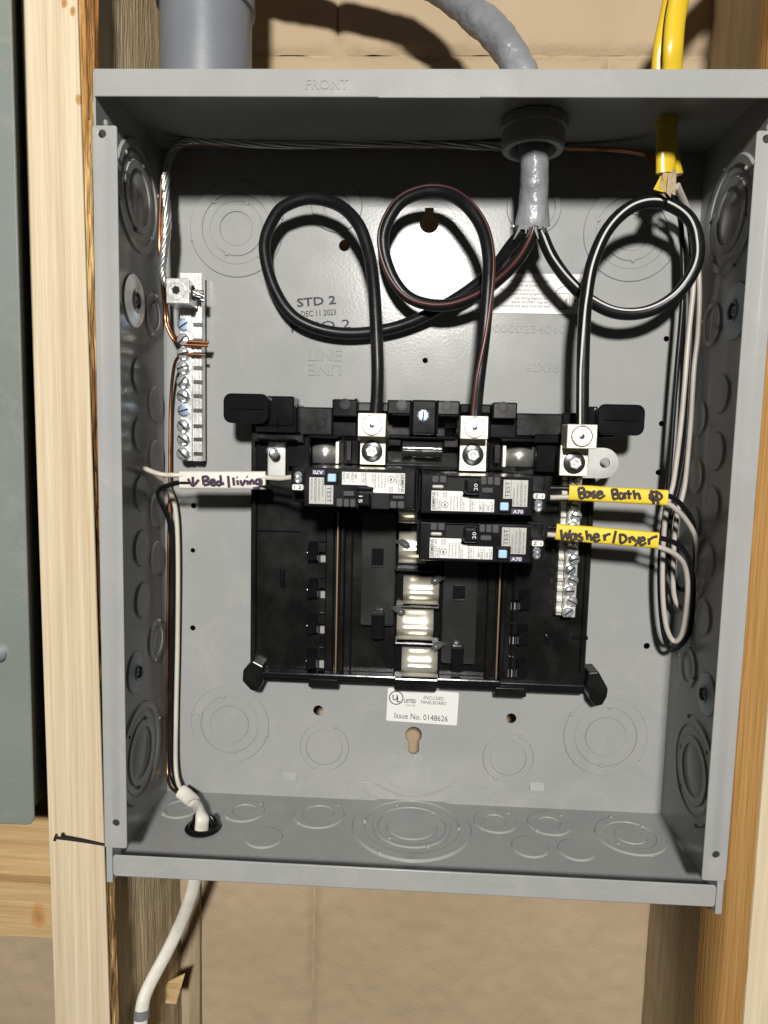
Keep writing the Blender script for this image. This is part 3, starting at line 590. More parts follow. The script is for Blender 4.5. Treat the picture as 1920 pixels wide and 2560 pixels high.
for px0, px1, ya, yb in ((838, 846, 1278, 1690), (1242, 1250, 1405, 1702)):
    ib('rail', px0 - 26, ya, px0 - 4, yb, YB - .0045, YB, MATTE); ib('rail_edge', px0 + 2, ya, px1 - 2, yb, YB - .012, YB, EDGELIT, bev=.0002)
    ib('rail_wall', px1 + 2, ya, px1 + 14, yb, YB - .0095, YB, MATTE); ib('rail_wall', px1 + 30, ya, px1 + 34, yb, YB - .006, YB, BLACK)
ib('side_ridge', 636, 1325, 750, 1329, YB - .002, YB, BLACK, bev=.0004); ib('side_ridge', 635, 1329, 639, 1420, YB - .0015, YB, BLACK, bev=.0004)
ib('side_ridge', 1430, 1590, 1470, 1600, YB - .0015, YB, BLACK, bev=.0004); ib('side_ridge', 700, 1420, 712, 1470, YB - .002, YB, BLACK); ib('side_ridge', 1365, 1590, 1376, 1612, YB - .003, YB, BLACK)
ib('side_wall', 627, 1060, 640, 1640, YB - .004, YB, MATTE); ib('side_wall', 1462, 1200, 1474, 1690, YB - .003, YB, MATTE)
# lower edge and feet
ib('lower_bar', 650, 1690, 1250, 1706, YB - .008, YB, BLACK); ib('lower_bar', 1100, 1706, 1460, 1730, YB - .003, YB, BLACK)
for a_, b_, c_, d_ in ((770, 1696, 846, 1721), (1237, 1718, 1316, 1744), (985, 1700, 1092, 1728)): ib('foot_tab', a_, b_, c_, d_, YB - .005, -.003, MATTE, rr=.0014)
for pts in (((632, 1650), (660, 1665), (660, 1700), (646, 1728), (628, 1726), (606, 1702), (608, 1675)), ((1470, 1680), (1496, 1678), (1520, 1722), (1517, 1742), (1506, 1762), (1488, 1766), (1474, 1748), (1466, 1712))):
    obj('corner_foot', MB().prism([(P(a_, b_, -.02).x, P(a_, b_, -.02).z) for a_, b_ in pts], -.021, -.002), MATTE, PI_, 0, .0012)
# ears
for a_, b_, c_, d_, sx in ((557, 984, 672, 1058, -1), (1494, 1011, 1612, 1088, 1)):
    e_ = ib('ear', a_, b_, c_, d_, -.042, -.036, BLACK, rr=.005, bev=.001)
    x0, x1, z0, z1 = rc(a_, b_, c_, d_, -.042); obj('ear_rib', MB().box(x0 + .004, x1 - .004, -.0432, -.0422, (z0 + z1) / 2 - .0005, (z0 + z1) / 2 + .0005), BLACK, e_, 0, .0003)
    ib('ear_arm', (640 if sx < 0 else 1470), b_ + 6, (735 if sx < 0 else 1540), d_ + 6, -.0355, YB, BLACK)
# top assembly of moulded blocks
YT = -.034
for args in (('moulded_block', 638, 1016, 742, 1082, YT, YB), ('moulded_block', 742, 1018, 832, 1088, YT + .006, YB), ('moulded_block', 830, 998, 894, 1042, YT - .004, YB), ('moulded_block', 894, 1006, 975, 1030, YT + .004, YB),
             ('moulded_block', 968, 1000, 1030, 1036, YT - .002, YB), ('moulded_block', 1090, 1002, 1150, 1038, YT - .002, YB), ('moulded_block', 1150, 1010, 1228, 1034, YT + .004, YB), ('moulded_block', 1232, 1006, 1293, 1048, YT - .004, YB),
             ('moulded_block', 1290, 1034, 1420, 1092, YT + .006, YB), ('moulded_block', 1405, 1032, 1492, 1080, YT + .002, YB), ('moulded_block', 628, 1084, 760, 1106, YT + .004, YB), ('moulded_block', 1336, 1086, 1410, 1108, YT + .004, YB),
             ('moulded_block', 830, 1044, 892, 1092, YT + .008, YB), ('moulded_block', 1224, 1050, 1330, 1096, YT + .008, YB), ('moulded_block', 640, 1110, 668, 1200, YT + .010, YB), ('moulded_block', 716, 1090, 776, 1168, YT + .010, YB),
             ('moulded_block', 1340, 1110, 1398, 1180, YT + .010, YB), ('moulded_block', 858, 1100, 898, 1162, YT + .009, YB), ('moulded_block', 1222, 1108, 1254, 1176, YT + .009, YB), ('moulded_block', 968, 1094, 1004, 1116, YT, YB), ('moulded_block', 1108, 1096, 1148, 1120, YT, YB)):
    ib(*args, m=random.choice((BLACK, MATTE, BLACK)))
for a_, b_, c_, d_ in ((652, 1034, 684, 1058), (698, 1034, 728, 1060), (640, 1066, 690, 1080), (866, 1102, 878, 1152), (1236, 1112, 1250, 1158)): ib('recess_frame', a_, b_, c_, d_, YT - .0012, YT + .004, MATTE, bev=.0003)
for a_, b_, Y_ in ((862, 1010, YT - .004), (1004, 1013, YT - .002), (802, 1058, YT + .006), (1118, 1016, YT - .002), (1258, 1018, YT - .004), (1305, 1058, YT + .006), (654, 1090, YT + .004)):
    p = P(a_, b_, Y_); obj('moulded_boss', MB().lathe([(.0036, 0), (.0034, .0005), (.0026, .0005), (.0024, .0002), (0, .0002)], p, (0, -1, 0), 24), MATTE, PI_, 30)
for a_, b_, c_, d_ in ((742, 1010, 746, 1080), (690, 1040, 696, 1066), (886, 996, 893, 1040), (978, 1034, 1028, 1040), (1092, 1036, 1150, 1042), (972, 1092, 1005, 1096), (1115, 1066, 1146, 1070), (770, 1088, 845, 1096), (1254, 1096, 1340, 1104), (640, 1096, 740, 1100)): ib('edge_ridge', a_, b_, c_, d_, YT - .0035, YB, BLACK, bev=.0007)
t_ = ib('centre_tab', 1029, 1000, 1091, 1086, YT - .009, YB, BLACK, bev=.0012)
c = P(1058, 1040, YT - .0095); screw_head(c, .0040, BLUEZ, t_, 1.5, .0008)
ib('tab_side', 1024, 1000, 1029, 1086, YT - .011, YB, MATTE); ib('tab_side', 1091, 1000, 1096, 1086, YT - .011, YB, MATTE)
# barrel and hood between the lugs
c0_ = P(1006, 1122, -.030); c1_ = P(1106, 1125, -.030)
obj('barrel', MB().lathe([(0, 0), (.0046, 0), (.0052, .0006), (.0052, (c1_ - c0_).length - .0006), (.0046, (c1_ - c0_).length), (0, (c1_ - c0_).length)], c0_, c1_ - c0_, 28), SMOKE, PI_, 40)
ib('hood', 966, 1116, 1150, 1166, -.022, YB, SMOKE, rr=.004, bev=.0015); ib('hood_edge', 900, 1158, 1220, 1168, -.030, YB, SMOKE, bev=.0012)
ib('hood_ridge', 972, 1088, 1140, 1098, YT - .003, YB, BLACK, bev=.001)
# line and neutral lugs
def lug(block, plate, hole_, bolt, name):
    L_ = ib(name, *block, -.060, -.043, LUGM, bev=.0006); p = P(*hole_, -.060)
    obj('set_screw', MB().lathe([(.0056, .0001), (.0056, .0009), (.0042, .0009), (.0040, -.001), (.0028, -.001)], p, (0, -1, 0), 28), LUGM, L_, 30)
    obj('socket', MB().lathe([(.0029, .0006), (.0026, -.0002), (.0015, .0001), (0, .0001)], p, (0, -1, 0), 6), DARKST, L_, 20)
    obj('thread_ring', MB().lathe([(.0066, .0000), (.0064, .0003), (.0058, .0003)], p, (0, -1, 0), 28), DARKST, L_, 30)
    ib('lug_plate', *plate, -.046, -.0435, LUGM, L_, .0004); p = P(*bolt, -.046)
    obj('washer', MB().lathe([(.0068, .0), (.0068, .0010), (.0058, .0014), (0, .0014)], p, (0, -1, 0), 30), BLACKST, L_, 30)
    obj('bolt', MB().lathe([(.0042, .0014), (.0042, .0040), (.0034, .0048), (.0022, .0048), (.0020, .0040), (.0010, .0044), (0, .0044)], p, (0, -1, 0), 6), ALU, L_, 20)
    return L_
lug((894, 1033, 965, 1092), (900, 1090, 964, 1162), (930, 1063), (930, 1128), 'line_lug'); lug((1151, 1040, 1221, 1098), (1149, 1098, 1216, 1178), (1187, 1069), (1182, 1137), 'line_lug')
L_ = lug((1418, 1061, 1493, 1122), (1400, 1114, 1470, 1190), (1455, 1091), (1435, 1157), 'neutral_lug')
ib('lug_post', 905, 1100, 962, 1160, -.0435, YB, BLACK, bev=.0004); ib('lug_post', 1156, 1104, 1210, 1172, -.0435, YB, BLACK, bev=.0004); ib('lug_post', 1405, 1120, 1466, 1186, -.0435, YB, BLACK, bev=.0004)
x0, x1, z0, z1 = rc(1478, 1120, 1546, 1196, -.030); zc = (z0 + z1) / 2; rz = (z1 - z0) / 2
pol = [(x0 - .006, z1), (x0 - .006, z0)] + [(x1 - rz + rz * math.sin(t * math.pi / 12), zc - rz * math.cos(t * math.pi / 12)) for t in range(13)]
st = obj('bonding_strap', MB().prism(pol, -.030, -.0285), WASH, PI_, 0); p = P(1512, 1157, -.030); cut(st, MB().cyl(p, (0, -1, 0), .0033, -.01, .01, 24))
# bus contacts either side
e_ = ib('bus_plate', 670, 1104, 714, 1196, -.020, -.0185, WASH, bev=.0003); p = P(684, 1136, -.021); obj('stud_post', MB().lathe([(.0032, 0), (.0032, .009), (.0026, .0105), (0, .011)], p, (.25, -1, .12), 20), STEEL, e_)
for a_, b_, c_, d_, f in ((778, 1104, 846, 1158, 1), (1262, 1116, 1338, 1166, -1)):
    x0, x1, z0, z1 = rc(a_, b_, c_, d_, -.022); mb = MB(); n = 12; vs = []
    for i in range(n + 1):
        t = i / n; vs += [(x0 + (x1 - x0) * t, -.019 - .005 * math.sin(t * math.pi), z) for z in (z0, z1)]
    mb.add(vs, [(2 * i, 2 * i + 2, 2 * i + 3, 2 * i + 1) for i in range(n)]); o_ = obj('bus_contact', mb, WASH, PI_, 60); sd = o_.modifiers.new('solid', 'SOLIDIFY'); sd.thickness = .0012
    xa = a_ + 60 if f > 0 else a_ - 6; ib('contact_jaw', xa, b_ - 2, xa + 10, d_ + 2, -.030, YB, TIN, o_, .0006)
# neutral bar with screws
x0, x1, z0, z1 = rc(1390, 1192, 1443, 1545, -.024); x0 = P(1391, 1545, -.024).x; x1 = P(1436, 1545, -.024).x
NB = obj('neutral_bar', MB().box(x0 + .004, x1, -.026, YB, z0, z1), ALU, PI_, 0, .0005)
obj('neutral_ledge', MB().box(x0, x0 + .0038, -.021, YB, z0, z1), ALU, NB, 0, .0004)
n = 13
for i in range(n):
    zc = z0 + .004 + (z1 - z0 - .008) * i / (n - 1); c = Vector(((x0 + .004 + x1) / 2 + (.001 if i % 2 else -.001), -.026, zc)); screw_head(c, .0037, STEEL, NB, random.uniform(-1, 1), random.uniform(.0022, .0036))
    obj('ledge_tooth', MB().box(x0 - .0004, x0 + .0036, -.0235, -.0205, zc - .0016, zc + .0014), TIN, NB, 0, .0005)
# centre barriers and bus stabs
ib('barrier', 903, 1280, 988, 1568, -.021, YB, SMOKE, rr=.002, bev=.0008); ib('barrier', 1106, 1395, 1192, 1664, -.021, YB, SMOKE, rr=.002, bev=.0008)
for a_, b_, c_, d_ in ((929, 1371, 959, 1417), (1132, 1463, 1163, 1501), (929, 1252, 959, 1290)): 
    f_ = ib('barrier_slot', a_, b_, c_, d_, -.0216, -.0211, BLACK, bev=.0002); ib('slot_sill', a_ - 1, d_ - 2, c_ + 1, d_ + 2, -.0225, -.0211, SMOKE, f_, .0003)
for a_, b_, c_, d_ in ((928, 1527, 961, 1600), (1128, 1611, 1159, 1684)):
    k_ = ib('latch_clip', a_, b_, c_, d_, -.026, YB, BLACK, rr=.0025, bev=.0012); ib('clip_loop', a_, b_, c_, b_ + 14, -.029, -.026, SMOKE, k_, .0014)
ib('centre_channel', 988, 1290, 1104, 1712, -.016, YB, BLACK, bev=.001)
def stab(a_, b_, c_, d_, yo=0.):
    x0, x1, z0, z1 = rc(a_, b_, c_, d_, -.026); mb = MB(); n = 18; vs = []; hh = z1 - z0
    for i in range(n + 1):
        t = i / n; y = -.020 - .0075 * math.sin(min(1, t * 1.1 + .02) * math.pi) ** .8 - .0010 * (t > .52); z = z1 - hh * t
        for j in range(5): xx = x0 + (x1 - x0) * j / 4; vs.append((xx, y + yo + .00015 * nz((xx, 0, z), 120, 1), z))
    mb.add(vs, [(i * 5 + j, (i + 1) * 5 + j, (i + 1) * 5 + j + 1, i * 5 + j + 1) for i in range(n) for j in range(4)])
    o_ = obj('bus_stab', mb, TIN, PI_, 50); sd = o_.modifiers.new('solid', 'SOLIDIFY'); sd.thickness = .001; sd.offset = -1
    obj('stab_fold', MB().tube([(x0 + .002, -.0262 + yo, z0 + hh * .46), (x1 - .001, -.0264 + yo, z0 + hh * .46)], .0005, 6, 1), DARKST, o_, 60)
    return o_
stab(997, 1330, 1066, 1412); stab(1008, 1442, 1097, 1516); stab(992, 1524, 1083, 1606); stab(1004, 1622, 1093, 1700); stab(996, 1240, 1046, 1310)
for a_, b_, s in ((1012, 1362, 1), (1000, 1530, 1), (1090, 1452, -1), (1092, 1618, -1)):       # curled barrier lips
    p = P(a_, b_, -.028); obj('barrier_lip', MB().tube([p + Vector((-s * .006, .006, .001)), p + Vector((-s * .002, .002, .0012)), p + Vector((s * .0012, .0005, -.0005)), p + Vector((s * .002, .003, -.003))], [.0012, .0024, .0025, .0012], 14, 6), CLEAR, PI_, 60)
for z_, a_, c_ in ((1428, 985, 1100), (1520, 985, 1100), (1612, 985, 1100), (1702, 985, 1096)): ib('stab_divider', a_, z_ - 5, c_, z_ + 4, -.023, YB, BLACK, bev=.001)
# ================================================================== breakers
YF = -.085
def breaker(ox, oy, flip, num, label):
    """local frame: u right, v down, in picture pixels at the face plane; flip turns the breaker half round"""
    o0 = P(ox, oy, YF); k = mpp(o0); sg = -1 if flip else 1
    T0 = thing('circuit_breaker', label, 'circuit breaker', (o0.x, -.030, o0.z), 'circuit breakers plugged onto the bus')
    def X(u): return o0.x + sg * u * k
    def Z(v): return o0.z - sg * v * k
    def bxx(name, u0, v0, u1, v1, yf, yb, m, par=T0, bev=.0005):
        return obj(name, MB().box(min(X(u0), X(u1)), max(X(u0), X(u1)), yf, yb, min(Z(v0), Z(v1)), max(Z(v0), Z(v1))), m, par, 0, bev)
    bxx('case', 4, 26, 284, 124, YF + .0006, -.024, BREAK, bev=.0009)
    bxx('case_end', -2, 30, 4, 122, YF + .016, -.024, BREAK); bxx('shoulder', 284, 28, 330, 122, YF + .022, -.024, BREAK, bev=.0012)
    bxx('terminal_block', 284, 60, 320, 112, YF + .0035, YF + .022, BREAK, bev=.001)
    # grips, handle and recesses
    bxx('handle_recess', 70, 28, 146, 66, YF - .0002, YF + .002, DARKH, bev=.0002)
    h_ = bxx('handle', 112, 34, 146, 70, YF - .009, YF + .001, BREAK, bev=.0014)
    bxx('handle_side', 68, 26, 150, 29, YF - .0022, YF + .001, BREAK); bxx('handle_guard', 108, 70, 150, 80, YF - .0018, YF + .001, BREAK, bev=.001)
    for u0, v0, u1, v1 in ((31, 28, 48, 46), (50, 28, 67, 46), (153, 28, 167, 48), (169, 28, 183, 48), (185, 28, 201, 49), (156, 55, 184, 68)): bxx('window', u0, v0, u1, v1, YF - .0012, YF + .001, CLEAR, bev=.0008)
    bxx('grip', 32, 51, 61, 60, YF - .0010, YF + .001, SLABEL if not flip else CLEAR, bev=.0008)
    rt, up = Vector((0, 0, sg)), Vector((-sg, 0, 0))        # print runs along the short side
    def tx(s, u, v, cap, ln, al='L'): return (s, Vector((X(u), YF - .00035, Z(v))), rt, up, cap * k, ln * k if ln else None, al)
    def plate(name, pts, m): return obj(name, MB().prism([(X(u), Z(v)) for u, v in pts], YF - .0002, YF + .0005), m, T0, 0)
    wl = plate('rating_label', [(31, 65.5), (108, 65.5), (114, 78), (126.5, 83.5), (188, 84), (188, 115.6), (31, 115.6)], WLABEL)
    text_mesh([tx('SIEMENS', 40.5, 113.5, 8, 45)], 'lettering', INK, wl, bold=True)
    it_ = [tx('Type QFGA2', 48, 114, 4.5, 30), tx('120/240', 54, 114, 4.5, 24), tx('60/75', 48, 80, 5, 12), tx('LISTED', 64, 82, 4, 14), tx('ISSUE', 70, 82, 4, 14)]
    for j, s in enumerate(('Circuit Breaker', 'Class A GFCI and', 'Combination AFCI', 'Interrupting Rating', 'Load 120V ~')):
        it_.append(tx(s, 81.5 + j * 8.2, 113, 3.8, 36 if j < 4 else 24))
    it_ += [tx('BLINKING', 131, 114, 4.5, 29), tx('ON TRIP', 137, 114, 4.5, 24), tx('ARC', 157, 111, 6, 13), tx('FAULT', 165, 114, 7, 24), tx('GND', 177, 113, 6, 15), tx('FAULT', 186.5, 114, 7, 24)]
    text_mesh(it_, 'lettering', INK, wl)
    mb_ = MB()
    for u in (41.6, 55.4, 108.5, 140, 152, 168): mb_.box(min(X(u), X(u + .7)), max(X(u), X(u + .7)), YF - .0003, YF - .0001, min(Z(86), Z(115)), max(Z(86), Z(115)))
    mb_.lathe([(8.6 * k, 0), (8.4 * k, .00008), (7.3 * k, .00008), (7.2 * k, 0)], (X(65.5), YF - .00025, Z(100)), (0, -1, 0), 28); mb_.box(X(65.5) - 2 * k, X(65.5) + 2 * k, YF - .0003, YF - .0001, Z(100) - 4 * k, Z(100) + 3 * k)
    obj('label_rules', mb_, INK, wl, 0)
    sl = plate('test_label', [(209.5, 33.8), (270, 33.8), (270, 100), (233, 100), (233, 81), (209.5, 81)], SLABEL)
    text_mesh([tx('TEST', 225, 78, 11, 40)], 'lettering', INK, sl)
    text_mesh([tx(s, u, 97 if u > 232 else 78, 4, l_) for s, u, l_ in (('AFCI/GFCI', 238, 44), ('TEST MONTHLY', 247, 56), ('Push test button', 257, 56), ('breaker must trip', 265, 52))], 'lettering', INK, sl)
    mb_ = MB()
    for u in (228, 252): mb_.box(min(X(u), X(u + .8)), max(X(u), X(u + .8)), YF - .0003, YF - .0001, min(Z(35), Z(81 if u < 240 else 99)), max(Z(35), Z(81 if u < 240 else 99)))
    obj('label_rules', mb_, INK, sl, 0)
    bxx('button_bezel', 198, 85, 230, 116, YF - .0006, YF + .001, BREAK); bxx('test_button', 202, 90, 223.5, 110.5, YF - .0022, YF, BLUEB, bev=.0007)
    pt = plate('type_tag', [(231.6, 106.4), (262.8, 106.4), (262.8, 119.2), (231.6, 119.2)], PURPLE)
    R2 = Vector((sg, 0, 0)); U2 = Vector((0, 0, sg))
    text_mesh([('<70' if False else 'A70', Vector((X(235.5), YF - .00035, Z(117))), R2, U2, 8.5 * k, 25 * k, 'L')], 'lettering', WLABEL, pt, bold=True)
    nt = obj('neutral_tag', MB().prism(rrect(min(X(287), X(315)), max(X(287), X(315)), min(Z(66.4), Z(80.2)), max(Z(66.4), Z(80.2)), .0008), YF + .0026, YF + .0040), WLABEL, T0, 0)
    text_mesh([('N', Vector((X(298.5), YF + .0024, Z(77.6))), rt, up, 7.4 * k, 8.6 * k, 'L')], 'lettering', INK, nt, bold=True)
    mb_ = MB(); a0 = (X(309.5), Z(73)); mb_.box(a0[0] - .6 * k, a0[0] + .6 * k, YF + .0024, YF + .00255, a0[1] - 4.5 * k, a0[1] + 4.5 * k); tipz = a0[1] - sg * 4.5 * k
    mb_.prism([(a0[0] - 2 * k, tipz + sg * 3 * k), (a0[0] + 2 * k, tipz + sg * 3 * k), (a0[0], tipz)], YF + .0024, YF + .00255); obj('arrow', mb_, INK, nt, 0)
    text_mesh([(num, Vector((X(142), YF - .0092, Z(60))), rt, up, 9 * k, 17 * k, 'L')], 'lettering', WLABEL, h_)
    for v in (92, 104): obj('terminal_screw', MB().lathe([(.0022, 0), (.0022, .001), (.0012, .0016), (0, .0014)], (X(300), YF + .0034, Z(v)), (0, -1, 0), 14), STEEL, T0)
    return T0
breaker(1050, 1160, False, '20', 'black 20 amp breaker wired to the yellow base bath label')
breaker(1046, 1278.5, False, '20', 'black 20 amp breaker wired to the yellow washer dryer label')
breaker(1040.6, 1300, True, '15', 'black 15 amp breaker wired to the white bed living label')
# ================================================================== wire labels with handwriting
def strokes(mb, ss, zx, zy, sc, plane, r):
    for st_ in ss:
        pts = [plane(zx + a_ / sc, zy + b_ / sc) for a_, b_ in st_]
        if len(pts) == 1: pts = [pts[0], pts[0] + Vector((.0006, 0, -.0004))]
        mb.tube(pts, r, 6, 5, flat=(r, .00012, (0, -1, 0)))
def sleeve(name, pa, pb, hpx, Y, m, ink, ss, z, label, thick=.0045):
    """flattened sleeve round two wires, from pixel pa to pb (its centre line)"""
    a_, b_ = P(*pa, Y), P(*pb, Y); k = mpp(a_); t = (b_ - a_).normalized(); up = Vector((-t.z, 0, t.x)); h = hpx * k / 2; nseg = 24
    T0 = thing(name, label, 'wire label', (a_ + b_) / 2, 'hand written sleeves on the branch wires')
    prof = [(math.copysign(abs(math.sin(w)) ** .35, math.sin(w)) * h, math.copysign(abs(math.cos(w)) ** .8, math.cos(w)) * thick / 2) for w in [2 * math.pi * i / 20 for i in range(20)]]
    vs = []
    for i in range(nseg + 1):
        c = a_ + (b_ - a_) * i / nseg
        for (hv, dv_) in prof: vs.append(c + up * (hv + .0002 * nz((c.x, hv, 0), 90, 3)) + Vector((0, dv_ + .0003 * nz((c.x, hv * 2, 1), 60, 1), 0)))
    n = 20; mb = MB().add(vs, [(i * n + j, i * n + (j + 1) % n, (i + 1) * n + (j + 1) % n, (i + 1) * n + j) for i in range(nseg) for j in range(n)] + [tuple(range(n)), tuple(range(nseg * n + n - 1, nseg * n - 1, -1))])
    obj('sleeve', mb, m, T0, 50)
    mb = MB(); yf = Y - thick / 2 - .0003
    strokes(mb, ss, *z, lambda x, y: P(x, y, yf),   .00086); obj('handwriting', mb, ink, T0, 60)
    return T0
YLb = -.052
sleeve('wire_label', (451, 1200), (665, 1201), 45, YLb, WTAPE, INKP, [[(505, 215), (510, 305)], [(455, 235), (507, 307), (568, 245)], [(607, 218), (620, 300)], [(600, 218), (650, 213), (668, 238), (625, 257)], [(625, 257), (665, 265), (672, 290), (620, 303)],
    [(690, 277), (732, 266), (722, 245), (694, 255), (692, 288), (720, 304), (745, 292)], [(792, 198), (802, 300)], [(798, 268), (768, 265), (755, 288), (775, 304), (800, 290)], [(815, 270), (822, 302)], [(872, 205), (882, 326)], [(925, 222), (934, 306)], [(965, 250), (978, 300)], [(960, 218)],
    [(998, 250), (1020, 300), (1050, 246)], [(1066, 250), (1078, 298)], [(1063, 212)], [(1095, 255), (1106, 298)], [(1100, 270), (1125, 250), (1142, 296)], [(1202, 245), (1168, 248), (1160, 284), (1192, 287), (1210, 243), (1218, 285), (1190, 325), (1130, 336)]],
    (360, 1140, 4.1475), 'white sleeve handwritten bed living at the fifteen amp breaker')
sleeve('wire_label', (1421, 1231), (1667, 1244), 39, YLb, YTAPE, INKB, [[(350, 190), (367, 300)], [(345, 192), (400, 183), (416, 218), (368, 245)], [(368, 245), (412, 255), (416, 290), (366, 305)], [(468, 225), (436, 235), (430, 280), (465, 285), (480, 228), (492, 288)], [(548, 220), (512, 235), (520, 255), (547, 267), (540, 290), (508, 290)],
    [(568, 262), (622, 250), (610, 225), (575, 232), (565, 275), (600, 302), (657, 265)], [(735, 203), (752, 310)], [(730, 205), (785, 203), (797, 235), (752, 257)], [(752, 257), (802, 262), (802, 300), (750, 313)], [(857, 240), (825, 250), (823, 300), (860, 302), (876, 243), (892, 312)], [(925, 208), (937, 314)], [(893, 245), (967, 252)],
    [(985, 208), (1006, 312)], [(995, 268), (1040, 250), (1062, 318)], [(1165, 275), (1200, 235), (1260, 232), (1308, 270), (1300, 305), (1250, 325), (1195, 318), (1165, 280)], [(1190, 208), (1220, 372)], [(1245, 212), (1272, 376)], [(1210, 285), (1270, 275)], [(1205, 305), (1275, 300)]],
    (1370, 1180, 4.608), 'yellow sleeve handwritten base bath beside the neutral bar')
sleeve('wire_label', (1389, 1329), (1644, 1351), 41, YLb, YTAPE, INKB, [[(150, 663), (168, 772), (207, 700), (226, 772), (257, 663)], [(302, 708), (270, 725), (268, 775), (305, 772), (316, 708), (328, 782)], [(388, 708), (350, 725), (365, 745), (392, 757), (386, 787), (343, 786)], [(440, 672), (456, 782)], [(450, 740), (485, 723), (502, 792)],
    [(528, 757), (582, 745), (570, 715), (535, 725), (528, 777), (560, 797), (602, 775)], [(645, 718), (657, 792)], [(650, 748), (680, 722), (722, 713)], [(782, 677), (750, 822)], [(830, 718), (832, 816)], [(820, 720), (880, 728), (903, 775), (870, 810), (828, 817)], [(938, 748), (946, 818)], [(945, 768), (972, 747), (985, 790)], [(985, 755), (1012, 802)], [(1052, 743), (1030, 812), (998, 853)],
    [(1058, 802), (1112, 780), (1095, 753), (1065, 770), (1058, 822), (1090, 838), (1132, 810)], [(1160, 763), (1167, 838)], [(1165, 788), (1200, 757), (1262, 738)]],
    (1370, 1180, 4.608), 'yellow sleeve handwritten washer dryer, below the base bath sleeve')
# ================================================================== branch cables
WR = .00165
def pl(pts): return [P(*p) for p in pts]
def chain(pix, ys):           # pixel path with depths spread along it
    n = len(pix); return [P(a_, b_, ys[0] if i == 0 else max(-.022, ys[0] + .02) if i < 5 else ys[0] + .02 + (ys[1] - ys[0] - .02) * min(1, (i - 4) / (n - 5))) for i, (a_, b_) in enumerate(pix)]
# two yellow cables on the right
YY = -.050
def ycable(label, outer, hot, neu, inner=None, group='yellow branch cables entering the box top'):
    T0 = thing('branch_cable', label, 'cable', outer[-1], group)
    obj('sheath', MB().tube(outer, 1, 20, 8, flat=(.0062, .0036, (.25, -1, 0))), YEL, T0, 60)
    obj('hot_wire', MB().tube(hot, WR, 10, 8), WIREB, T0, 60); obj('neutral_wire', MB().tube(neu, WR, 10, 8), WIREP, T0, 60)
    return T0
wA = chain([(1690, 468), (1722, 545), (1735, 640), (1732, 731), (1720, 849), (1711, 965), (1700, 1081), (1685, 1196), (1677, 1232), (1665, 1281), (1658, 1362), (1656, 1449), (1659, 1521), (1668, 1575), (1685, 1603)], (-.045, -.028)) + pl([(1703, 1588, -.032), (1714, 1536, -.036), (1719, 1464, -.041), (1711, 1414, -.045), (1691, 1388, -.049), (1665, 1374, -.0515), (1640, 1366, -.052), (1600, 1355, -.052), (1420, 1340, -.052), (1368, 1336, -.052)])
bA = chain([(1684, 470), (1702, 560), (1708, 680), (1704, 780), (1694, 900), (1684, 1030), (1675, 1160), (1664, 1270), (1652, 1374), (1649, 1450), (1653, 1536), (1663, 1600), (1680, 1624)], (-.042, -.024)) + pl([(1702, 1612, -.028), (1722, 1580, -.032), (1732, 1507, -.037), (1731, 1435, -.042), (1717, 1387, -.046), (1692, 1360, -.050), (1655, 1346, -.052), (1620, 1340, -.052), (1420, 1322, -.052), (1372, 1318, -.05)])
wB = chain([(1694, 462), (1732, 560), (1748, 700), (1745, 830), (1735, 921), (1726, 1066), (1714, 1196), (1706, 1240), (1692, 1290), (1685, 1362), (1683, 1430), (1684, 1480), (1692, 1508), (1706, 1521)], (-.040, -.022)) + pl([(1724, 1508, -.026), (1739, 1464, -.031), (1745, 1391, -.037), (1737, 1339, -.042), (1714, 1299, -.047), (1690, 1274, -.051), (1664, 1258, -.052), (1600, 1250, -.052), (1440, 1243, -.052), (1375, 1244, -.052)])
bB = chain([(1688, 464), (1720, 550), (1730, 660), (1729, 800), (1722, 960), (1714, 1100), (1700, 1196), (1688, 1250), (1676, 1300), (1671, 1362), (1673, 1420), (1688, 1462), (1706, 1474)], (-.038, -.020)) + pl([(1726, 1462, -.024), (1737, 1420, -.030), (1738, 1350, -.036), (1727, 1297, -.042), (1708, 1268, -.047), (1688, 1248, -.050), (1662, 1238, -.052), (1600, 1234, -.052), (1440, 1222, -.052), (1376, 1220, -.05)])
oA = pl([(1960, -330, -.05), (1840, -210, -.05), (1752, -110, -.052), (1708, -35, -.053), (1690, 40, -.053), (1683, 120, -.054), (1680, 190, -.050), (1672, 280, -.050), (1665, 370, -.050), (1664, 434, -.049)])
oB = pl([(1950, -330, -.035), (1830, -215, -.037), (1740, -115, -.04), (1694, -40, -.043), (1672, 50, -.045), (1658, 120, -.046), (1653, 190, -.044), (1660, 290, -.043), (1672, 380, -.043), (1684, 440, -.043)])
yA = ycable('yellow flat cable, wider front one of two, feeding the washer dryer sleeve', oA, bA, wA)
yB = ycable('yellow flat cable, narrow one behind the other, feeding the base bath sleeve', oB, bB, wB)
for i in range(13):       # torn paper filler at the cut end
    q = P(1648 + random.random() * 40, 430 + random.random() * 20, -.052 + .004 * random.random()); s_ = random.uniform(.005, .010)
    v_ = [q + Vector((random.uniform(-.002, .002), random.uniform(-.002, .002), .002)), q + Vector((s_ * .5, random.uniform(-.002, .001), .001)), q + Vector((s_ * .5 + random.uniform(-.003, .002), random.uniform(-.003, .001), -s_ * 1.3)), q + Vector((-.002 + random.uniform(-.002, .002), random.uniform(-.002, .001), -s_))]
    o_ = obj('paper_filler', MB().add(v_, [(0, 1, 2, 3)]), PAPER if i < 12 else YEL, yA, 0); sd = o_.modifiers.new('solid', 'SOLIDIFY'); sd.thickness = .0006
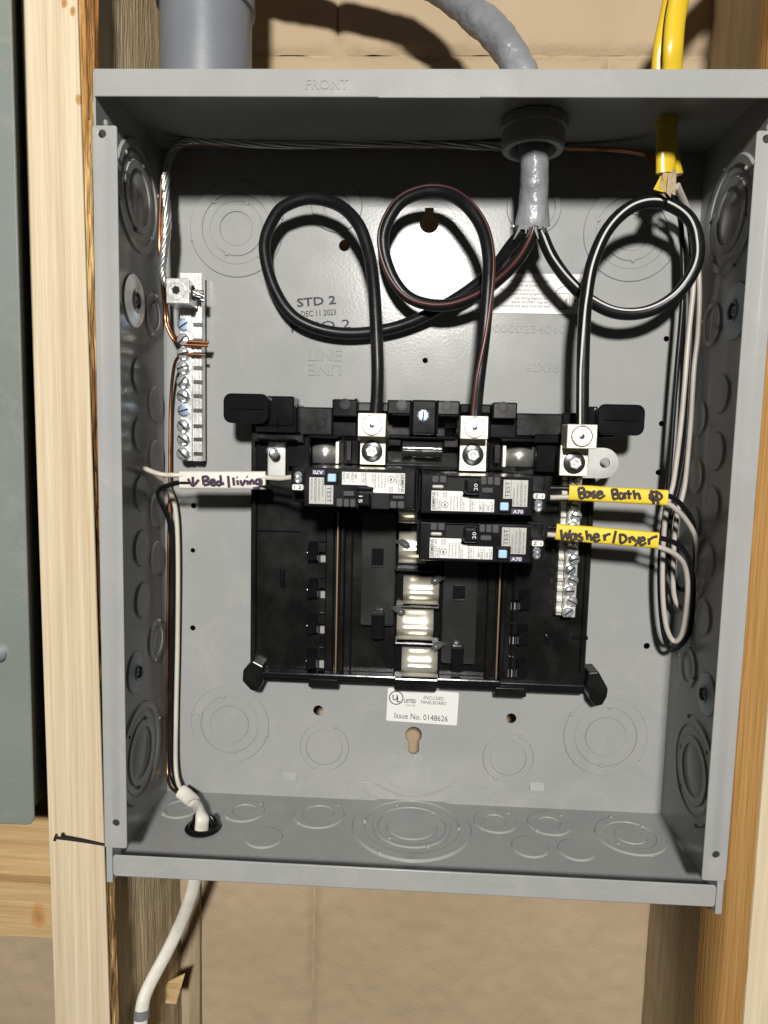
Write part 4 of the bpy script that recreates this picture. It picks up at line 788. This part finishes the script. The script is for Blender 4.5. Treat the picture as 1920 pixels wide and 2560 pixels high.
# white cable lower left
wc = thing('branch_cable', 'white flat cable entering the box bottom and feeding the bed living sleeve', 'cable', ph)
inn = [Vector((ph.x - .002, ph.y, -.012)), Vector((ph.x - .001, ph.y, .001)), P(505, 2040, ph.y + .002), P(490, 2012, -.030), P(470, 1992, -.022), P(452, 1978, -.018)]
obj('inner_sheath', MB().tube(inn, 1, 18, 8, flat=(.0049, .0032, (.8, -.9, .1))), WSHEATH, wc, 60)
zl = -.004
out = [Vector((ph.x - .002, ph.y + .006, -.006)), P(486, 2204, -.030), P(474, 2250, -.026), P(455, 2300, -.024), P(420, 2375, -.030), P(372, 2466, -.040), P(355, 2520, -.046), P(350, 2600, -.05)]
obj('sheath', MB().tube(out, 1, 18, 8, flat=(.0047, .0031, (.45, -1, 0))), WSHEATH, wc, 60)
p = P(354, 2533, -.0465); obj('cable_band', MB().lathe([(.0050, -.003), (.0055, -.0028), (.0055, .0028), (.0050, .003)], p, P(352, 2560, -.048) - P(356, 2500, -.045), 20), GREYS, wc, 40)
wW = pl([(452, 1980, -.018), (440, 1925, -.010), (440, 1800, -.007), (444, 1600, -.007), (445, 1400, -.008), (441, 1290, -.009), (430, 1240, -.012), (412, 1205, -.018), (385, 1190, -.030), (362, 1178, -.045), (362, 1172, -.052), (385, 1181, -.056), (410, 1187, -.056), (450, 1188, -.053), (560, 1191, -.052), (665, 1194, -.053), (700, 1196, -.056), (737, 1192, -.060)])
wK = pl([(450, 1982, -.019), (428, 1930, -.008), (425, 1800, -.006), (428, 1600, -.006), (430, 1400, -.006), (424, 1310, -.010), (405, 1262, -.018), (395, 1235, -.030), (405, 1220, -.042), (430, 1211, -.050), (455, 1207, -.053), (560, 1210, -.052), (665, 1216, -.053), (700, 1220, -.057), (740, 1232, -.062)])
obj('neutral_wire', MB().tube(wW, .0016, 10, 8), WIREW, wc, 60); obj('hot_wire', MB().tube(wK, .0016, 10, 8), WIREB, wc, 60)
wG = pl([(450, 1986, -.021), (424, 1962, -.014), (418, 1900, -.006), (418, 1700, -.006), (420, 1450, -.006), (424, 1240, -.007), (425, 1100, -.007), (427, 1000, -.008), (434, 925, -.012), (444, 895, -.017), (462, 886, -.0185), (485, 886, -.0185), (512, 888, -.0185)])
obj('ground_wire', MB().tube(wG, .0011, 10, 8), COPPER, wc, 60)
# bare copper of the yellow cables, along the top and down to the bar
gA = [P(1660, 440, -.046), P(1600, 385, -.020), P(1400, 372, -.010), P(1000, 368, -.008), P(600, 364, -.008), P(450, 368, -.010), P(412, 420, -.020), P(407, 520, -.026), P(405, 620, -.030), P(410, 690, -.024), P(418, 780, -.016), P(422, 815, -.016), P(436, 840, -.0175), P(455, 852, -.0185), P(480, 854, -.0185), P(522, 856, -.0185)]
obj('ground_wire', MB().tube(gA, .0011, 10, 8), COPPER, yA, 60)
obj('ground_wire', MB().tube([p + Vector((-.0008 * (i > 6), -.0023 * (i < 12), -.0022 * (i >= 12))) for i, p in enumerate(gA)], .0011, 10, 8), COPPER, yB, 60)
# black snap-in cable connector in the bottom hole
cn = thing('cable_connector', 'black plastic snap in connector round the white cable in the box bottom', 'connector', ph)
obj('collar', MB().lathe([(.0118, .0002), (.0122, .0010), (.0110, .0022), (.0088, .0026), (.0084, -.004), (.0100, -.006)], ph, (0, 0, 1), 30), MATTE, cn, 35)
for a_ in (.2, 2.6):
    q = ph + Vector((math.cos(a_) * .0085, math.sin(a_) * .0085, .001)); obj('tongue', MB().tube([q, q + Vector((-math.cos(a_) * .002, -.0005, .005)), q + Vector((-math.cos(a_) * .004, -.001, .008))], [.0024, .0026, .0012], 8, 4), MATTE, cn, 50)
for o in S.objects:
    if o.type == 'MESH': o.data.validate()
